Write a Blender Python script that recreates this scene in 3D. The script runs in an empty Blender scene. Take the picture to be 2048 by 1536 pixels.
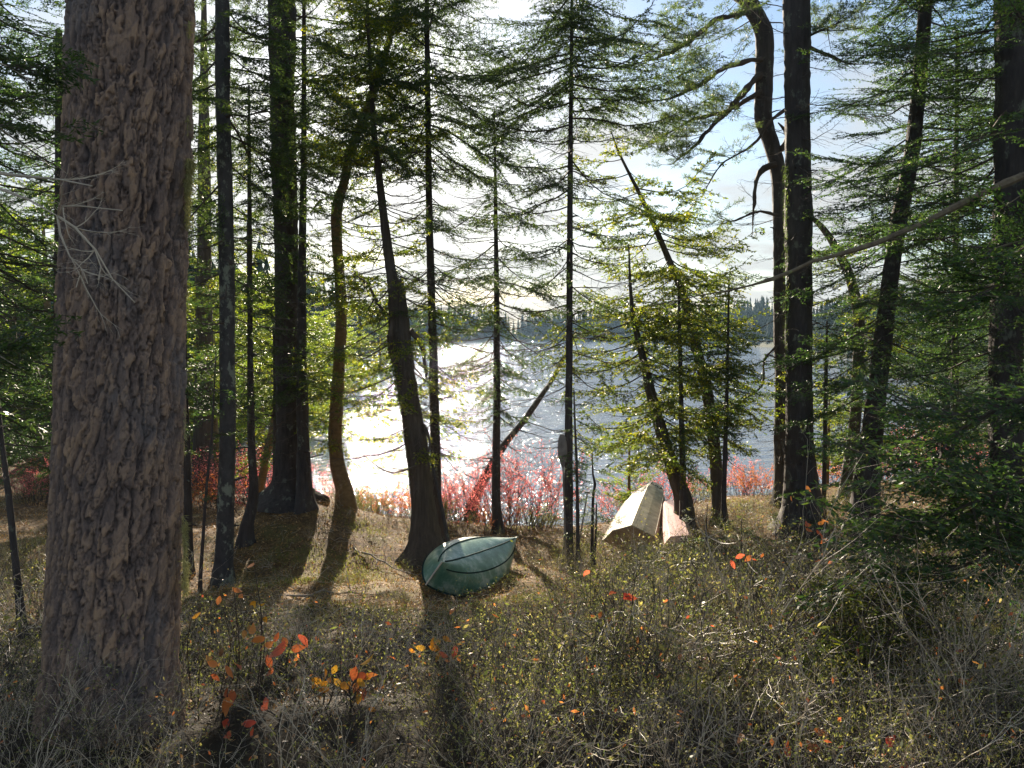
import bpy, math, random
import numpy as np
from mathutils import Vector

# ------------------------------------------------------------------ camera, world, sun, exposure
SC = bpy.context.scene
COL = SC.collection
F = 1547.0; CX, CY = 1024.0, 768.0
PITCH = math.atan(108.0 / F)
EYE = np.array([0.0, 0.0, 5.2])
cam_d = bpy.data.cameras.new('camera'); cam = bpy.data.objects.new('camera', cam_d); COL.objects.link(cam)
cam.location = EYE.tolist(); cam.rotation_euler = (math.radians(90) - PITCH, 0, 0)
cam_d.sensor_width = 36.0; cam_d.lens = 36.0 * F / 2048.0
cam_d.clip_start = 0.05; cam_d.clip_end = 6000
SC.camera = cam

SUN_EL = math.radians(17.5); SUN_AZ = math.radians(-10.6)     # azimuth measured from +Y towards +X
SUN_DIR = Vector((math.sin(SUN_AZ) * math.cos(SUN_EL), math.cos(SUN_AZ) * math.cos(SUN_EL), math.sin(SUN_EL)))
sd = bpy.data.lights.new('sun', 'SUN'); sd.energy = 5.0; sd.angle = math.radians(0.6); sd.color = (1.0, 0.86, 0.68)
so = bpy.data.objects.new('sun', sd); COL.objects.link(so)
so.rotation_euler = SUN_DIR.to_track_quat('Z', 'Y').to_euler(); so.location = (0, 0, 40)

W = bpy.data.worlds.new('World'); SC.world = W; W.use_nodes = True
nt = W.node_tree; nt.nodes.clear()
def N(t, kind, **kw):
    n = t.nodes.new(kind)
    for k, v in kw.items():
        if hasattr(n, k) and not k.startswith('in_'): setattr(n, k, v)
    return n
out = N(nt, 'ShaderNodeOutputWorld'); bg = N(nt, 'ShaderNodeBackground')
sky = N(nt, 'ShaderNodeTexSky'); sky.sky_type = 'NISHITA'; sky.sun_disc = False
sky.sun_elevation = SUN_EL; sky.sun_rotation = SUN_AZ
sky.air_density = 1.0; sky.dust_density = 0.35; sky.ozone_density = 2.0
tc = N(nt, 'ShaderNodeTexCoord'); sp = N(nt, 'ShaderNodeSeparateXYZ')
nt.links.new(tc.outputs['Generated'], sp.inputs[0])
def M(t, op, a, b=None, clamp=False):
    n = N(t, 'ShaderNodeMath'); n.operation = op; n.use_clamp = clamp
    for i, v in enumerate((a, b)):
        if v is None: continue
        if isinstance(v, (int, float)): n.inputs[i].default_value = v
        else: t.links.new(v, n.inputs[i])
    return n.outputs[0]
zc = M(nt, 'ADD', M(nt, 'MAXIMUM', sp.outputs[2], 0.0), 0.16)
cx = M(nt, 'DIVIDE', sp.outputs[0], zc); cy = M(nt, 'DIVIDE', sp.outputs[1], zc)
cb = N(nt, 'ShaderNodeCombineXYZ'); nt.links.new(cx, cb.inputs[0]); nt.links.new(cy, cb.inputs[1])
nz = N(nt, 'ShaderNodeTexNoise'); nz.inputs['Scale'].default_value = 1.15; nz.inputs['Detail'].default_value = 7.0
nz.inputs['Roughness'].default_value = 0.56; nt.links.new(cb.outputs[0], nz.inputs['Vector'])
dt = N(nt, 'ShaderNodeVectorMath'); dt.operation = 'DOT_PRODUCT'; nt.links.new(tc.outputs['Generated'], dt.inputs[0])
dt.inputs[1].default_value = SUN_DIR
dpos = M(nt, 'MAXIMUM', dt.outputs['Value'], 0.0)
glow = M(nt, 'POWER', dpos, 22.0)                       # thin cloud lit from behind by the sun
glow2 = M(nt, 'POWER', dpos, 90.0)
mask = N(nt, 'ShaderNodeMapRange'); mask.inputs['From Min'].default_value = 0.47; mask.inputs['From Max'].default_value = 0.66
hz = M(nt, 'SUBTRACT', 1.0, M(nt, 'MULTIPLY', M(nt, 'MAXIMUM', sp.outputs[2], 0.0), 3.2), True)
nt.links.new(M(nt, 'ADD', M(nt, 'ADD', nz.outputs['Fac'], M(nt, 'MULTIPLY', glow, 0.12)), M(nt, 'MULTIPLY', hz, 0.16)), mask.inputs['Value'])
mask.inputs['To Max'].default_value = 0.92
cbr = M(nt, 'ADD', M(nt, 'ADD', 4.3, M(nt, 'MULTIPLY', glow, 2.2)), M(nt, 'MULTIPLY', glow2, 5.0))
ccol = N(nt, 'ShaderNodeVectorMath'); ccol.operation = 'SCALE'; ccol.inputs[0].default_value = (1.0, 0.985, 0.95)
nt.links.new(cbr, ccol.inputs['Scale'])
mx = N(nt, 'ShaderNodeMix'); mx.data_type = 'RGBA'
nt.links.new(mask.outputs[0], mx.inputs['Factor']); nt.links.new(sky.outputs[0], mx.inputs[6]); nt.links.new(ccol.outputs[0], mx.inputs[7])
nt.links.new(mx.outputs[2], bg.inputs['Color']); bg.inputs['Strength'].default_value = 0.05
nt.links.new(bg.outputs[0], out.inputs['Surface'])

SC.view_settings.view_transform = 'Standard'; SC.view_settings.look = 'None'
SC.view_settings.exposure = 1.8; SC.view_settings.gamma = 1.0
cy_ = SC.cycles
cy_.use_denoising = True; cy_.max_bounces = 7; cy_.diffuse_bounces = 3; cy_.glossy_bounces = 3
cy_.transmission_bounces = 4; cy_.transparent_max_bounces = 6; cy_.volume_bounces = 0
cy_.sample_clamp_indirect = 6.0; cy_.caustics_reflective = False; cy_.caustics_refractive = False

# ------------------------------------------------------------------ helpers
R_ = np.array([1.0, 0, 0]); FW = np.array([0, math.cos(PITCH), -math.sin(PITCH)]); UP = np.array([0, math.sin(PITCH), math.cos(PITCH)])
def P(px, py, Y):
    d = FW + (px - CX) / F * R_ + (CY - py) / F * UP
    return EYE + d * (Y / d[1])
def wm(wpx, Y): return wpx / F * Y          # picture width -> metres at distance Y

LAKE = np.array([(-10,25.5),(-6,22.3),(-1,20.6),(1.5,20.2),(3,20.8),(4.5,22),(9,23),(14,25.5),(22,34),(40,62),(62,140),(78,215),(76,300),
                 (50,345),(0,374),(-25,335),(-33,270),(-36,180),(-27,110),(-19,65),(-13,38)], float)
def lake_sd(x, y):
    """signed distance to the shoreline, positive on land"""
    x = np.asarray(x, float); y = np.asarray(y, float); d = np.full(x.shape, 1e9); ins = np.zeros(x.shape, bool)
    n = len(LAKE)
    for i in range(n):
        ax, ay = LAKE[i]; bx, by = LAKE[(i + 1) % n]
        ex, ey = bx - ax, by - ay
        t = np.clip(((x - ax) * ex + (y - ay) * ey) / (ex * ex + ey * ey), 0, 1)
        d = np.minimum(d, np.hypot(x - ax - t * ex, y - ay - t * ey))
        c = ((ay > y) != (by > y)) & (x < (bx - ax) * (y - ay) / (by - ay + 1e-12) + ax)
        ins ^= c
    return np.where(ins, -d, d)
def sstep(a, b, v):
    t = np.clip((v - a) / (b - a), 0, 1); return t * t * (3 - 2 * t)
def gh(x, y):
    """ground height above the lake"""
    x = np.asarray(x, float); y = np.asarray(y, float)
    z = np.interp(y, [-60, 0, 3, 6, 9, 12, 14, 17, 20, 40, 120, 400, 900], [5, 3.65, 3.5, 2.62, 1.78, 1.1, .82, .66, .5, .9, 2.5, 4, 9])
    z = z + .85 * np.exp(-(((x + 4.4) / 1.6) ** 2 + ((y - 16.4) / 1.9) ** 2))
    z = z + .45 * sstep(1.6, 3.6, x) * sstep(12, 15.5, y) + .25 * sstep(5, 9, np.abs(x)) * sstep(8, 14, y)
    z = z + .05 * np.sin(x * 1.7 + y * .6) + .05 * np.sin(y * 2.1 - x * .8) + .03 * np.sin(x * 5.1) * np.sin(y * 4.3)
    d = lake_sd(x, y)
    land = z * sstep(-.3, 3.2, d) + .02
    return np.where(d > -.3, land - .25 * sstep(.3, -.3, d), -.25 - np.minimum(1.6, .3 * (-d - .3)))
def gz(x, y): return float(gh(np.array([x]), np.array([y]))[0])

def G(px, py, lift=0.0):
    Y = 3.0
    while Y < 24:
        p_ = P(px, py, Y)
        if p_[2] <= gz(p_[0], p_[1]) + lift: return p_
        Y += .02
    return p_
def mk(name, V, Fs, mats, parent=None, smooth=False, loc=None):
    """Fs: list of (faces array (n,3|4), material index). One mesh object."""
    V = np.asarray(V, np.float32)
    me = bpy.data.meshes.new(name); me.vertices.add(len(V)); me.vertices.foreach_set('co', V.ravel())
    Fs = [(np.asarray(f, np.int32), m) for f, m in Fs if len(f)]
    tot = np.concatenate([np.full(len(f), f.shape[1], np.int32) for f, _ in Fs])
    idx = np.concatenate([f.ravel() for f, _ in Fs]); mi = np.concatenate([np.full(len(f), m, np.int32) for f, m in Fs])
    me.loops.add(len(idx)); me.loops.foreach_set('vertex_index', idx)
    me.polygons.add(len(tot)); st = np.zeros(len(tot), np.int32); st[1:] = np.cumsum(tot)[:-1]
    me.polygons.foreach_set('loop_start', st)
    for m in mats: me.materials.append(m)
    me.polygons.foreach_set('material_index', mi)
    me.polygons.foreach_set('use_smooth', np.full(len(tot), bool(smooth)))
    me.update(calc_edges=True); me.validate()
    o = bpy.data.objects.new(name, me); COL.objects.link(o)
    if parent: o.parent = parent
    if loc is not None: o.location = [float(c) for c in loc]
    return o
def tag(o, label=None, cat=None, group=None, kind=None):
    if label: o['label'] = label
    if cat: o['category'] = cat
    if group: o['group'] = group
    if kind: o['kind'] = kind
    return o
def empty(name, loc, rz=0.0):
    o = bpy.data.objects.new(name, None); COL.objects.link(o); o.location = [float(c) for c in loc]; o.rotation_euler = (0, 0, rz)
    o.empty_display_size = .2
    return o
def copy_tree(o, parent=None):
    c = o.copy(); COL.objects.link(c); c.parent = parent
    for ch in o.children: copy_tree(ch, c)
    return c

def unit(v):
    v = np.asarray(v, float); return v / (np.linalg.norm(v, axis=-1, keepdims=True) + 1e-12)
def prisms(P0, P1, R0, R1, k=3):
    """many tapered k-sided sticks at once"""
    P0 = np.asarray(P0, float); P1 = np.asarray(P1, float); n = len(P0)
    if n == 0: return np.zeros((0, 3)), np.zeros((0, 4), int)
    d = unit(P1 - P0); ref = np.where(np.abs(d[:, 2:3]) > .9, [[1., 0, 0]], [[0, 0, 1.]]); a = unit(np.cross(d, ref)); b = np.cross(d, a)
    V = np.zeros((n, 2, k, 3))
    for j in range(k):
        t = 2 * math.pi * j / k; off = a * math.cos(t) + b * math.sin(t)
        V[:, 0, j] = P0 + off * np.asarray(R0)[:, None]; V[:, 1, j] = P1 + off * np.asarray(R1)[:, None]
    base = (np.arange(n) * 2 * k)[:, None]
    Fq = np.concatenate([base + np.array([[j, (j + 1) % k, k + (j + 1) % k, k + j]]) for j in range(k)])
    return V.reshape(-1, 3), Fq
def leaves(Pb, D, S, L, Wd, fold=None):
    """rhombic leaves: base, side, tip, side"""
    Pb = np.asarray(Pb, float); D = unit(D); S = unit(S - D * (S * D).sum(1, keepdims=True)); n = len(Pb)
    L = np.broadcast_to(L, (n,))[:, None]; Wd = np.broadcast_to(Wd, (n,))[:, None]
    V = np.stack([Pb, Pb + D * L * .45 + S * Wd * .5, Pb + D * L, Pb + D * L * .45 - S * Wd * .5], 1)
    if fold is not None: V[:, 2] += np.asarray(fold)
    return V.reshape(-1, 3), np.arange(4 * n).reshape(n, 4)
class Acc:
    def __init__(s): s.V = []; s.F = {}; s.n = 0
    def add(s, V, Fq, m=0):
        if len(V) == 0: return
        s.V.append(np.asarray(V, np.float32)); s.F.setdefault((Fq.shape[1], m), []).append(np.asarray(Fq, np.int64) + s.n); s.n += len(V)
    def build(s, name, mats, parent=None, smooth=False, loc=None):
        return mk(name, np.concatenate(s.V), [(np.concatenate(f), m) for (k, m), f in s.F.items()], mats, parent, smooth, loc)
def tube(pts, rad, k=8, acc=None, m=0, caps=True, squash=None):
    pts = np.asarray(pts, float); n = len(pts); tan = np.gradient(pts, axis=0); tan = unit(tan)
    ref = np.array([1., 0, 0]) if abs(tan[0][0]) < .8 else np.array([0, 0, 1.])
    a = unit(ref - tan * (tan @ ref)[:, None]); b = np.cross(tan, a)
    th = np.arange(k) * 2 * math.pi / k
    rad = np.broadcast_to(np.asarray(rad, float), (n,))
    V = pts[:, None] + rad[:, None, None] * (np.cos(th)[None, :, None] * a[:, None] + np.sin(th)[None, :, None] * b[:, None])
    i = np.arange(n - 1)[:, None] * k; j = np.arange(k)[None]; j2 = (j + 1) % k
    Fq = np.stack([i + j, i + j2, i + k + j2, i + k + j], -1).reshape(-1, 4)
    V = V.reshape(-1, 3)
    if acc is not None:
        acc.add(V, Fq, m)
        if caps:
            for ring, c in ((0, pts[0]), (n - 1, pts[-1])):
                Vc = np.vstack([V[ring * k:(ring + 1) * k], c]); acc.add(Vc, np.array([[q, (q + 1) % k, k] for q in range(k)]), m)
    return V, Fq
def smooth_line(pts, step):
    """Catmull-Rom through pts (n, d), resampled about every step"""
    pts = np.asarray(pts, float); q = np.vstack([2 * pts[0] - pts[1], pts, 2 * pts[-1] - pts[-2]]); o = []
    for i in range(1, len(q) - 2):
        L = np.linalg.norm(q[i + 1][:3] - q[i][:3]); n = max(1, int(L / step))
        t = (np.arange(n) / n)[:, None]
        o.append(.5 * (2 * q[i] + (q[i + 1] - q[i - 1]) * t + (2 * q[i - 1] - 5 * q[i] + 4 * q[i + 1] - q[i + 2]) * t ** 2 + (3 * q[i] - q[i - 1] - 3 * q[i + 1] + q[i + 2]) * t ** 3))
    o.append(q[-2][None]); return np.vstack(o)

# lattice value noise for modelling
_h = np.random.RandomState(5).rand(64, 64, 64)
def vnoise(x, y, z):
    x, y, z = np.broadcast_arrays(x, y, z); xi = np.floor(x).astype(int); yi = np.floor(y).astype(int); zi = np.floor(z).astype(int)
    fx, fy, fz = x - xi, y - yi, z - zi; fx = fx * fx * (3 - 2 * fx); fy = fy * fy * (3 - 2 * fy); fz = fz * fz * (3 - 2 * fz); r = 0
    for a in (0, 1):
        for b in (0, 1):
            for c in (0, 1):
                r = r + _h[(xi + a) & 63, (yi + b) & 63, (zi + c) & 63] * (fx if a else 1 - fx) * (fy if b else 1 - fy) * (fz if c else 1 - fz)
    return r

# ------------------------------------------------------------------ materials
def newmat(name):
    m = bpy.data.materials.new(name); m.use_nodes = True; t = m.node_tree; t.nodes.clear()
    return m, t, N(t, 'ShaderNodeOutputMaterial')
def ramp(t, fac, stops):
    r = N(t, 'ShaderNodeValToRGB'); e = r.color_ramp.elements
    while len(e) < len(stops): e.new(.5)
    for q, (p, c) in zip(e, stops): q.position = p; q.color = (*c, 1)
    t.links.new(fac, r.inputs[0]); return r.outputs[0]
def coords(t, scale, kind='Object'):
    c = N(t, 'ShaderNodeTexCoord'); mp = N(t, 'ShaderNodeMapping'); mp.inputs['Scale'].default_value = scale
    t.links.new(c.outputs[kind], mp.inputs[0]); return mp.outputs[0]
def noise(t, vec, scale, detail=4, rough=.55, out='Fac'):
    n = N(t, 'ShaderNodeTexNoise'); n.inputs['Scale'].default_value = scale; n.inputs['Detail'].default_value = detail; n.inputs['Roughness'].default_value = rough
    t.links.new(vec, n.inputs['Vector']); return n.outputs[out]
def mixc(t, fac, a, b, mode='MIX'):
    n = N(t, 'ShaderNodeMix'); n.data_type = 'RGBA'; n.blend_type = mode
    for s, v in ((0, fac), (6, a), (7, b)):
        if isinstance(v, (int, float)): n.inputs[s].default_value = v
        elif isinstance(v, tuple): n.inputs[s].default_value = (*v, 1)
        else: t.links.new(v, n.inputs[s])
    return n.outputs[2]
def bump(t, h, strength, dist):
    b = N(t, 'ShaderNodeBump'); b.inputs['Strength'].default_value = strength; b.inputs['Distance'].default_value = dist
    t.links.new(h, b.inputs['Height']); return b.outputs[0]
def foliage(name, stops, trans, tf=.45, rough=.45, spec=.35):
    """leaf: reflects and lets light through; each blade its own tint"""
    m, t, o = newmat(name)
    g = N(t, 'ShaderNodeNewGeometry'); n = noise(t, coords(t, (1, 1, 1)), 1.6, 3)
    f = M(t, 'ADD', M(t, 'MULTIPLY', g.outputs['Random Per Island'], .6), M(t, 'MULTIPLY', M(t, 'SUBTRACT', n, .3), 1.0), True)
    c = ramp(t, f, stops)
    p = N(t, 'ShaderNodeBsdfPrincipled'); t.links.new(c, p.inputs['Base Color']); p.inputs['Roughness'].default_value = rough
    p.inputs['Specular IOR Level'].default_value = spec
    tr = N(t, 'ShaderNodeBsdfTranslucent'); t.links.new(mixc(t, 1.0, c, trans, 'MULTIPLY'), tr.inputs['Color'])
    x = N(t, 'ShaderNodeMixShader'); x.inputs[0].default_value = tf
    t.links.new(p.outputs[0], x.inputs[1]); t.links.new(tr.outputs[0], x.inputs[2]); t.links.new(x.outputs[0], o.inputs[0]); return m
def bark(name, stops, scale=(14, 14, 2.6), bs=1.0, bd=.03, lichen=0.0, lcol=(.16, .17, .09)):
    m, t, o = newmat(name); v = coords(t, scale)
    n = noise(t, v, 1.0, 6, .65); n2 = noise(t, coords(t, (1, 1, .6)), 2.2, 4)
    c = ramp(t, M(t, 'ADD', M(t, 'MULTIPLY', n, .75), M(t, 'MULTIPLY', n2, .25)), stops)
    if lichen:
        ln = noise(t, coords(t, (3.2, 3.2, 2.2)), 1.6, 6, .7)
        lm = N(t, 'ShaderNodeMapRange'); lm.inputs['From Min'].default_value = .64 - lichen; lm.inputs['From Max'].default_value = .70 - lichen
        t.links.new(ln, lm.inputs['Value']); c = mixc(t, lm.outputs[0], c, lcol)
    p = N(t, 'ShaderNodeBsdfPrincipled'); t.links.new(c, p.inputs['Base Color']); p.inputs['Roughness'].default_value = .85
    p.inputs['Specular IOR Level'].default_value = .25
    t.links.new(bump(t, n, bs, bd), p.inputs['Normal']); t.links.new(p.outputs[0], o.inputs[0]); return m
def plain(name, col, rough=.7, var=.3, sc=6.0, spec=.3, trans=0):
    m, t, o = newmat(name); n = noise(t, coords(t, (1, 1, 1)), sc, 5, .6)
    a = tuple(q * (1 - var) for q in col); b = tuple(min(1, q * (1 + var)) for q in col)
    c = ramp(t, n, [(.3, a), (.7, b)])
    p = N(t, 'ShaderNodeBsdfPrincipled'); t.links.new(c, p.inputs['Base Color']); p.inputs['Roughness'].default_value = rough
    p.inputs['Specular IOR Level'].default_value = spec
    t.links.new(bump(t, n, .3, .01), p.inputs['Normal']); t.links.new(p.outputs[0], o.inputs[0]); return m

MT = {}
MT['spruce'] = foliage('spruce_needles', [(.1, (.020, .040, .018)), (.55, (.045, .075, .028)), (1, (.11, .13, .045))], (2.4, 2.5, 1.1), .42)
MT['hemlock'] = foliage('hemlock_needles', [(.1, (.022, .048, .026)), (.55, (.048, .088, .034)), (1, (.13, .16, .05))], (2.3, 2.6, 1.1), .42)
MT['cedar'] = foliage('cedar_scales', [(.1, (.035, .060, .018)), (.5, (.09, .125, .026)), (.9, (.26, .23, .03))], (2.3, 2.4, .8), .5)
MT['pine'] = foliage('pine_needles', [(.1, (.035, .055, .025)), (.6, (.08, .11, .045)), (1, (.15, .16, .07))], (2.2, 2.4, 1.1), .4)
MT['bright'] = foliage('backlit_leaves', [(.1, (.07, .12, .02)), (.5, (.15, .20, .03)), (1, (.30, .30, .05))], (2.0, 2.1, .8), .6)
MT['red'] = foliage('red_leaves', [(.05, (.46, .07, .09)), (.4, (.70, .19, .20)), (.75, (.80, .34, .28)), (1, (.68, .48, .22))], (1.35, 1.15, 1.1), .55)
MT['orange'] = foliage('orange_leaves', [(.1, (.48, .10, .05)), (.45, (.66, .22, .07)), (.8, (.74, .36, .10)), (1, (.62, .46, .18))], (1.3, 1.15, .9), .5)
MT['coral'] = foliage('coral_leaves', [(.1, (.52, .07, .04)), (.5, (.66, .16, .08)), (1, (.72, .30, .14))], (1.35, 1.1, 1.0), .5)
MT['yellowleaf'] = foliage('yellow_leaves', [(.1, (.60, .24, .03)), (.6, (.72, .42, .05)), (1, (.70, .55, .12))], (1.4, 1.2, .8), .5)
MT['brush'] = foliage('brush_leaves', [(.1, (.07, .10, .035)), (.5, (.17, .19, .06)), (.8, (.36, .32, .13)), (1, (.60, .50, .34))], (1.7, 1.7, 1.0), .45)
MT['litter'] = foliage('dry_leaves', [(.05, (.08, .045, .02)), (.35, (.26, .14, .055)), (.7, (.56, .34, .12)), (1, (.68, .44, .22))], (1.2, 1.1, .9), .2, .7, .2)
MT['litter_shade'] = foliage('shade_darkened_leaves', [(.05, (.03, .022, .015)), (.6, (.07, .05, .03)), (1, (.13, .09, .05))], (1.2, 1.1, .9), .1, .6, .3)  # litter in a darker tone, shade under the brush put into its colour
MT['moss'] = foliage('moss_tufts', [(.1, (.10, .12, .03)), (.6, (.20, .21, .05)), (1, (.33, .32, .09))], (1.6, 1.6, 1.0), .4, .8)
MT['lichen'] = foliage('lichen_strands', [(.1, (.16, .15, .06)), (.6, (.34, .32, .15)), (1, (.5, .47, .25))], (1.4, 1.4, 1.0), .4, .9, .1)
MT['far'] = foliage('far_needles', [(.1, (.015, .035, .022)), (.6, (.03, .058, .035)), (1, (.08, .085, .03))], (1.2, 1.4, 1.0), .10, .9, .05)
MT['bark_dark'] = bark('dark_bark', [(.25, (.025, .021, .020)), (.6, (.075, .062, .055)), (.85, (.14, .12, .105))], lichen=.06, lcol=(.15, .16, .12))
MT['bark_grey'] = bark('grey_bark', [(.25, (.028, .027, .027)), (.6, (.075, .07, .066)), (.9, (.15, .14, .125))], (9, 9, 6), .5, .006, .10, (.20, .22, .17))
MT['bark_cedar'] = bark('stringy_bark', [(.25, (.035, .028, .022)), (.6, (.11, .09, .07)), (.85, (.2, .165, .125))], (26, 26, 1.6), 1.0, .03)
MT['bark_tan'] = bark('tan_bark', [(.25, (.09, .06, .03)), (.6, (.22, .15, .07)), (.85, (.34, .25, .14))], (8, 8, 14), .4, .005)
MT['twig'] = plain('twig_bark', (.085, .065, .05), .8, .5, 3.0)
MT['palewood'] = plain('pale_twig', (.52, .43, .31), .45, .35, 2.5)
MT['brushwood'] = plain('brush_twig', (.055, .042, .032), .5, .6, 1.7)
MT['deadwood'] = plain('dead_wood', (.22, .19, .16), .8, .4, 5.0)

# big trunk bark, coloured per plate
m, t, o = newmat('plated_bark'); MT['bark_big'] = m
at = N(t, 'ShaderNodeAttribute'); at.attribute_name = 'plate'
n1 = noise(t, coords(t, (1, 1, .35)), 30, 8, .75); n2 = noise(t, coords(t, (1, 1, .5)), 3.2, 4); n3 = noise(t, coords(t, (1, 1, .6)), 120, 4, .7)
base = ramp(t, M(t, 'ADD', M(t, 'MULTIPLY', at.outputs['Fac'], .62), M(t, 'MULTIPLY', n1, .56)),
            [(.18, (.025, .021, .021)), (.40, (.10, .078, .070)), (.56, (.20, .145, .12)), (.74, (.36, .245, .17)), (.92, (.50, .32, .19))])
lm = N(t, 'ShaderNodeMapRange'); lm.inputs['From Min'].default_value = .52; lm.inputs['From Max'].default_value = .66; t.links.new(n2, lm.inputs['Value'])
base = mixc(t, M(t, 'MULTIPLY', lm.outputs[0], .5), base, (.20, .195, .20))
p = N(t, 'ShaderNodeBsdfPrincipled'); t.links.new(base, p.inputs['Base Color']); p.inputs['Roughness'].default_value = .85; p.inputs['Specular IOR Level'].default_value = .3
t.links.new(bump(t, M(t, 'ADD', n1, M(t, 'MULTIPLY', n3, .5)), 1.0, .014), p.inputs['Normal']); t.links.new(p.outputs[0], o.inputs[0])

# ground
m, t, o = newmat('forest_floor'); MT['ground'] = m
v = coords(t, (1, 1, 1)); na = noise(t, v, 1.3, 6, .6); nb = noise(t, v, 26, 6, .7); nc = noise(t, v, 5, 5, .65)
c = ramp(t, M(t, 'ADD', M(t, 'MULTIPLY', nb, .6), M(t, 'MULTIPLY', nc, .4)), [(.34, (.03, .02, .012)), (.52, (.14, .085, .038)), (.68, (.48, .30, .12))])
lm = N(t, 'ShaderNodeMapRange'); lm.inputs['From Min'].default_value = .52; lm.inputs['From Max'].default_value = .66; t.links.new(na, lm.inputs['Value'])
c = mixc(t, M(t, 'MULTIPLY', lm.outputs[0], .55), c, (.15, .14, .045))
sy = N(t, 'ShaderNodeSeparateXYZ'); t.links.new(v, sy.inputs[0]); c = mixc(t, M(t, 'MULTIPLY', M(t, 'SUBTRACT', 9.5, sy.outputs[1]), .28, True), c, (.035, .028, .018)); c = mixc(t, M(t, 'MULTIPLY', M(t, 'SUBTRACT', sy.outputs[1], 26.0), .1, True), c, (.045, .055, .025))  # near slope darkened: brush shade painted into the ground colour; far land greener
p = N(t, 'ShaderNodeBsdfPrincipled'); t.links.new(c, p.inputs['Base Color']); p.inputs['Roughness'].default_value = .9; p.inputs['Specular IOR Level'].default_value = .15
t.links.new(bump(t, nb, .8, .03), p.inputs['Normal']); t.links.new(p.outputs[0], o.inputs[0])

# water
m, t, o = newmat('lake_water'); MT['water'] = m
w1 = noise(t, coords(t, (.75, 1.7, 1)), 1.5, 2, .45); w2 = noise(t, coords(t, (1.3, 3.0, 1)), 3.2, 2, .5); w3 = noise(t, coords(t, (.05, .09, 1)), 1, 3)
w0 = noise(t, coords(t, (.22, .5, 1)), 1.2, 2, .5)
hh = M(t, 'ADD', M(t, 'ADD', M(t, 'MULTIPLY', w1, 1.0), M(t, 'MULTIPLY', w2, .45)), M(t, 'MULTIPLY', w0, 1.6))
p = N(t, 'ShaderNodeBsdfPrincipled'); p.inputs['Base Color'].default_value = (.66, .72, .76, 1); p.inputs['Metallic'].default_value = .62; p.inputs['Roughness'].default_value = .05
p.inputs['IOR'].default_value = 1.45; p.inputs['Specular IOR Level'].default_value = 1.0
t.links.new(bump(t, hh, 1.0, .30), p.inputs['Normal']); t.links.new(p.outputs[0], o.inputs[0])

# ------------------------------------------------------------------ the setting: ground sheet and lake
rr = np.concatenate([[0.0], np.geomspace(.6, 3000, 330)])
th = np.concatenate([np.linspace(-40, 40, 330), np.linspace(40, 320, 120)[1:-1]]); th = np.radians(th)
RR, TH = np.meshgrid(rr, th, indexing='ij'); gx = RR * np.sin(TH); gy = RR * np.cos(TH); gzz = gh(gx, gy)
nrm = np.clip(1 - RR / 60, 0, 1)
gzz = gzz + nrm * (gzz > .12) * (.10 * (vnoise(gx * 2.2 + 90, gy * 2.2 + 90, 0) - .5) + .03 * (vnoise(gx * 9 + 90, gy * 9 + 90, 5) - .5))
gzz = gzz + np.clip((RR - 420) / 900, 0, 1) * 22 * vnoise(gx / 260 + 50, gy / 260 + 50, 2)
a, b = len(rr), len(th); i = np.arange(a - 1)[:, None] * b; j = np.arange(b)[None]; j2 = (j + 1) % b
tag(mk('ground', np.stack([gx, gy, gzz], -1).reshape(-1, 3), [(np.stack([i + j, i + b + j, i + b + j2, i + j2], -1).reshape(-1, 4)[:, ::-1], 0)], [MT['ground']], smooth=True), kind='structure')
wv = np.array([(-140, 12, 0), (140, 12, 0), (140, 460, 0), (-140, 460, 0)], float)
tag(mk('lake_water', wv, [(np.array([[0, 1, 2, 3]]), 0)], [MT['water']]), kind='structure')

# ------------------------------------------------------------------ branch prototypes
def blades_on(rng, A, B, up, L, Wd, spacing, spread=(30, 65), out3d=.35, tip=True):
    """needles along line pieces A->B"""
    ln = np.linalg.norm(B - A, axis=1); cnt = np.maximum(1, (ln / spacing).astype(int)); idx = np.repeat(np.arange(len(A)), cnt)
    tt = rng.rand(len(idx)); d = unit(B - A)[idx]; p0 = A[idx] + (B - A)[idx] * tt[:, None]
    lat = unit(np.cross(d, up)); side = np.where(rng.rand(len(idx)) < .5, -1, 1)[:, None]
    a = np.radians(rng.uniform(*spread, len(idx)))[:, None]
    dr = d * np.cos(a) + lat * side * np.sin(a) + rng.normal(0, out3d, (len(idx), 3))
    nr = np.array(up)[None] + rng.normal(0, .6, (len(idx), 3))
    return leaves(p0, dr, np.cross(dr, nr), L * rng.uniform(.6, 1.25, len(idx)), Wd * rng.uniform(.7, 1.2, len(idx)))
KIND = {
 #          side len, angle, side step, droop axis, side droop, sub step, sub len, blade L, W, spacing, tip only
 'spruce':  dict(sl=.42, ang=58, st=.085, dr=-.16, up=.16, sd=-.34, ss=.060, sub=.14, L=.055, W=.0160, sp=.0135, o3=.4, start=.08),
 'hemlock': dict(sl=.46, ang=55, st=.075, dr=-.16, up=.0, sd=-.16, ss=.055, sub=.15, L=.045, W=.016, sp=.0150, o3=.3, start=.08),
 'cedar':   dict(sl=.50, ang=48, st=.10, dr=-.22, up=.22, sd=-.25, ss=.075, sub=.13, L=.065, W=.026, sp=.017, o3=.45, start=.2),
 'pine':    dict(sl=.42, ang=45, st=.12, dr=.0, up=.10, sd=.10, ss=.07, sub=.14, L=.095, W=.012, sp=.0034, o3=.6, start=.3),
 'dead':    dict(sl=.42, ang=52, st=.10, dr=-.14, up=.08, sd=-.16, ss=.09, sub=.16, L=0, W=0, sp=1, o3=.3, start=.12),
 'bright':  dict(sl=.48, ang=52, st=.12, dr=-.05, up=.0, sd=.0, ss=.10, sub=.18, L=.085, W=.06, sp=.030, o3=.8, start=.15),
}
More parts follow.
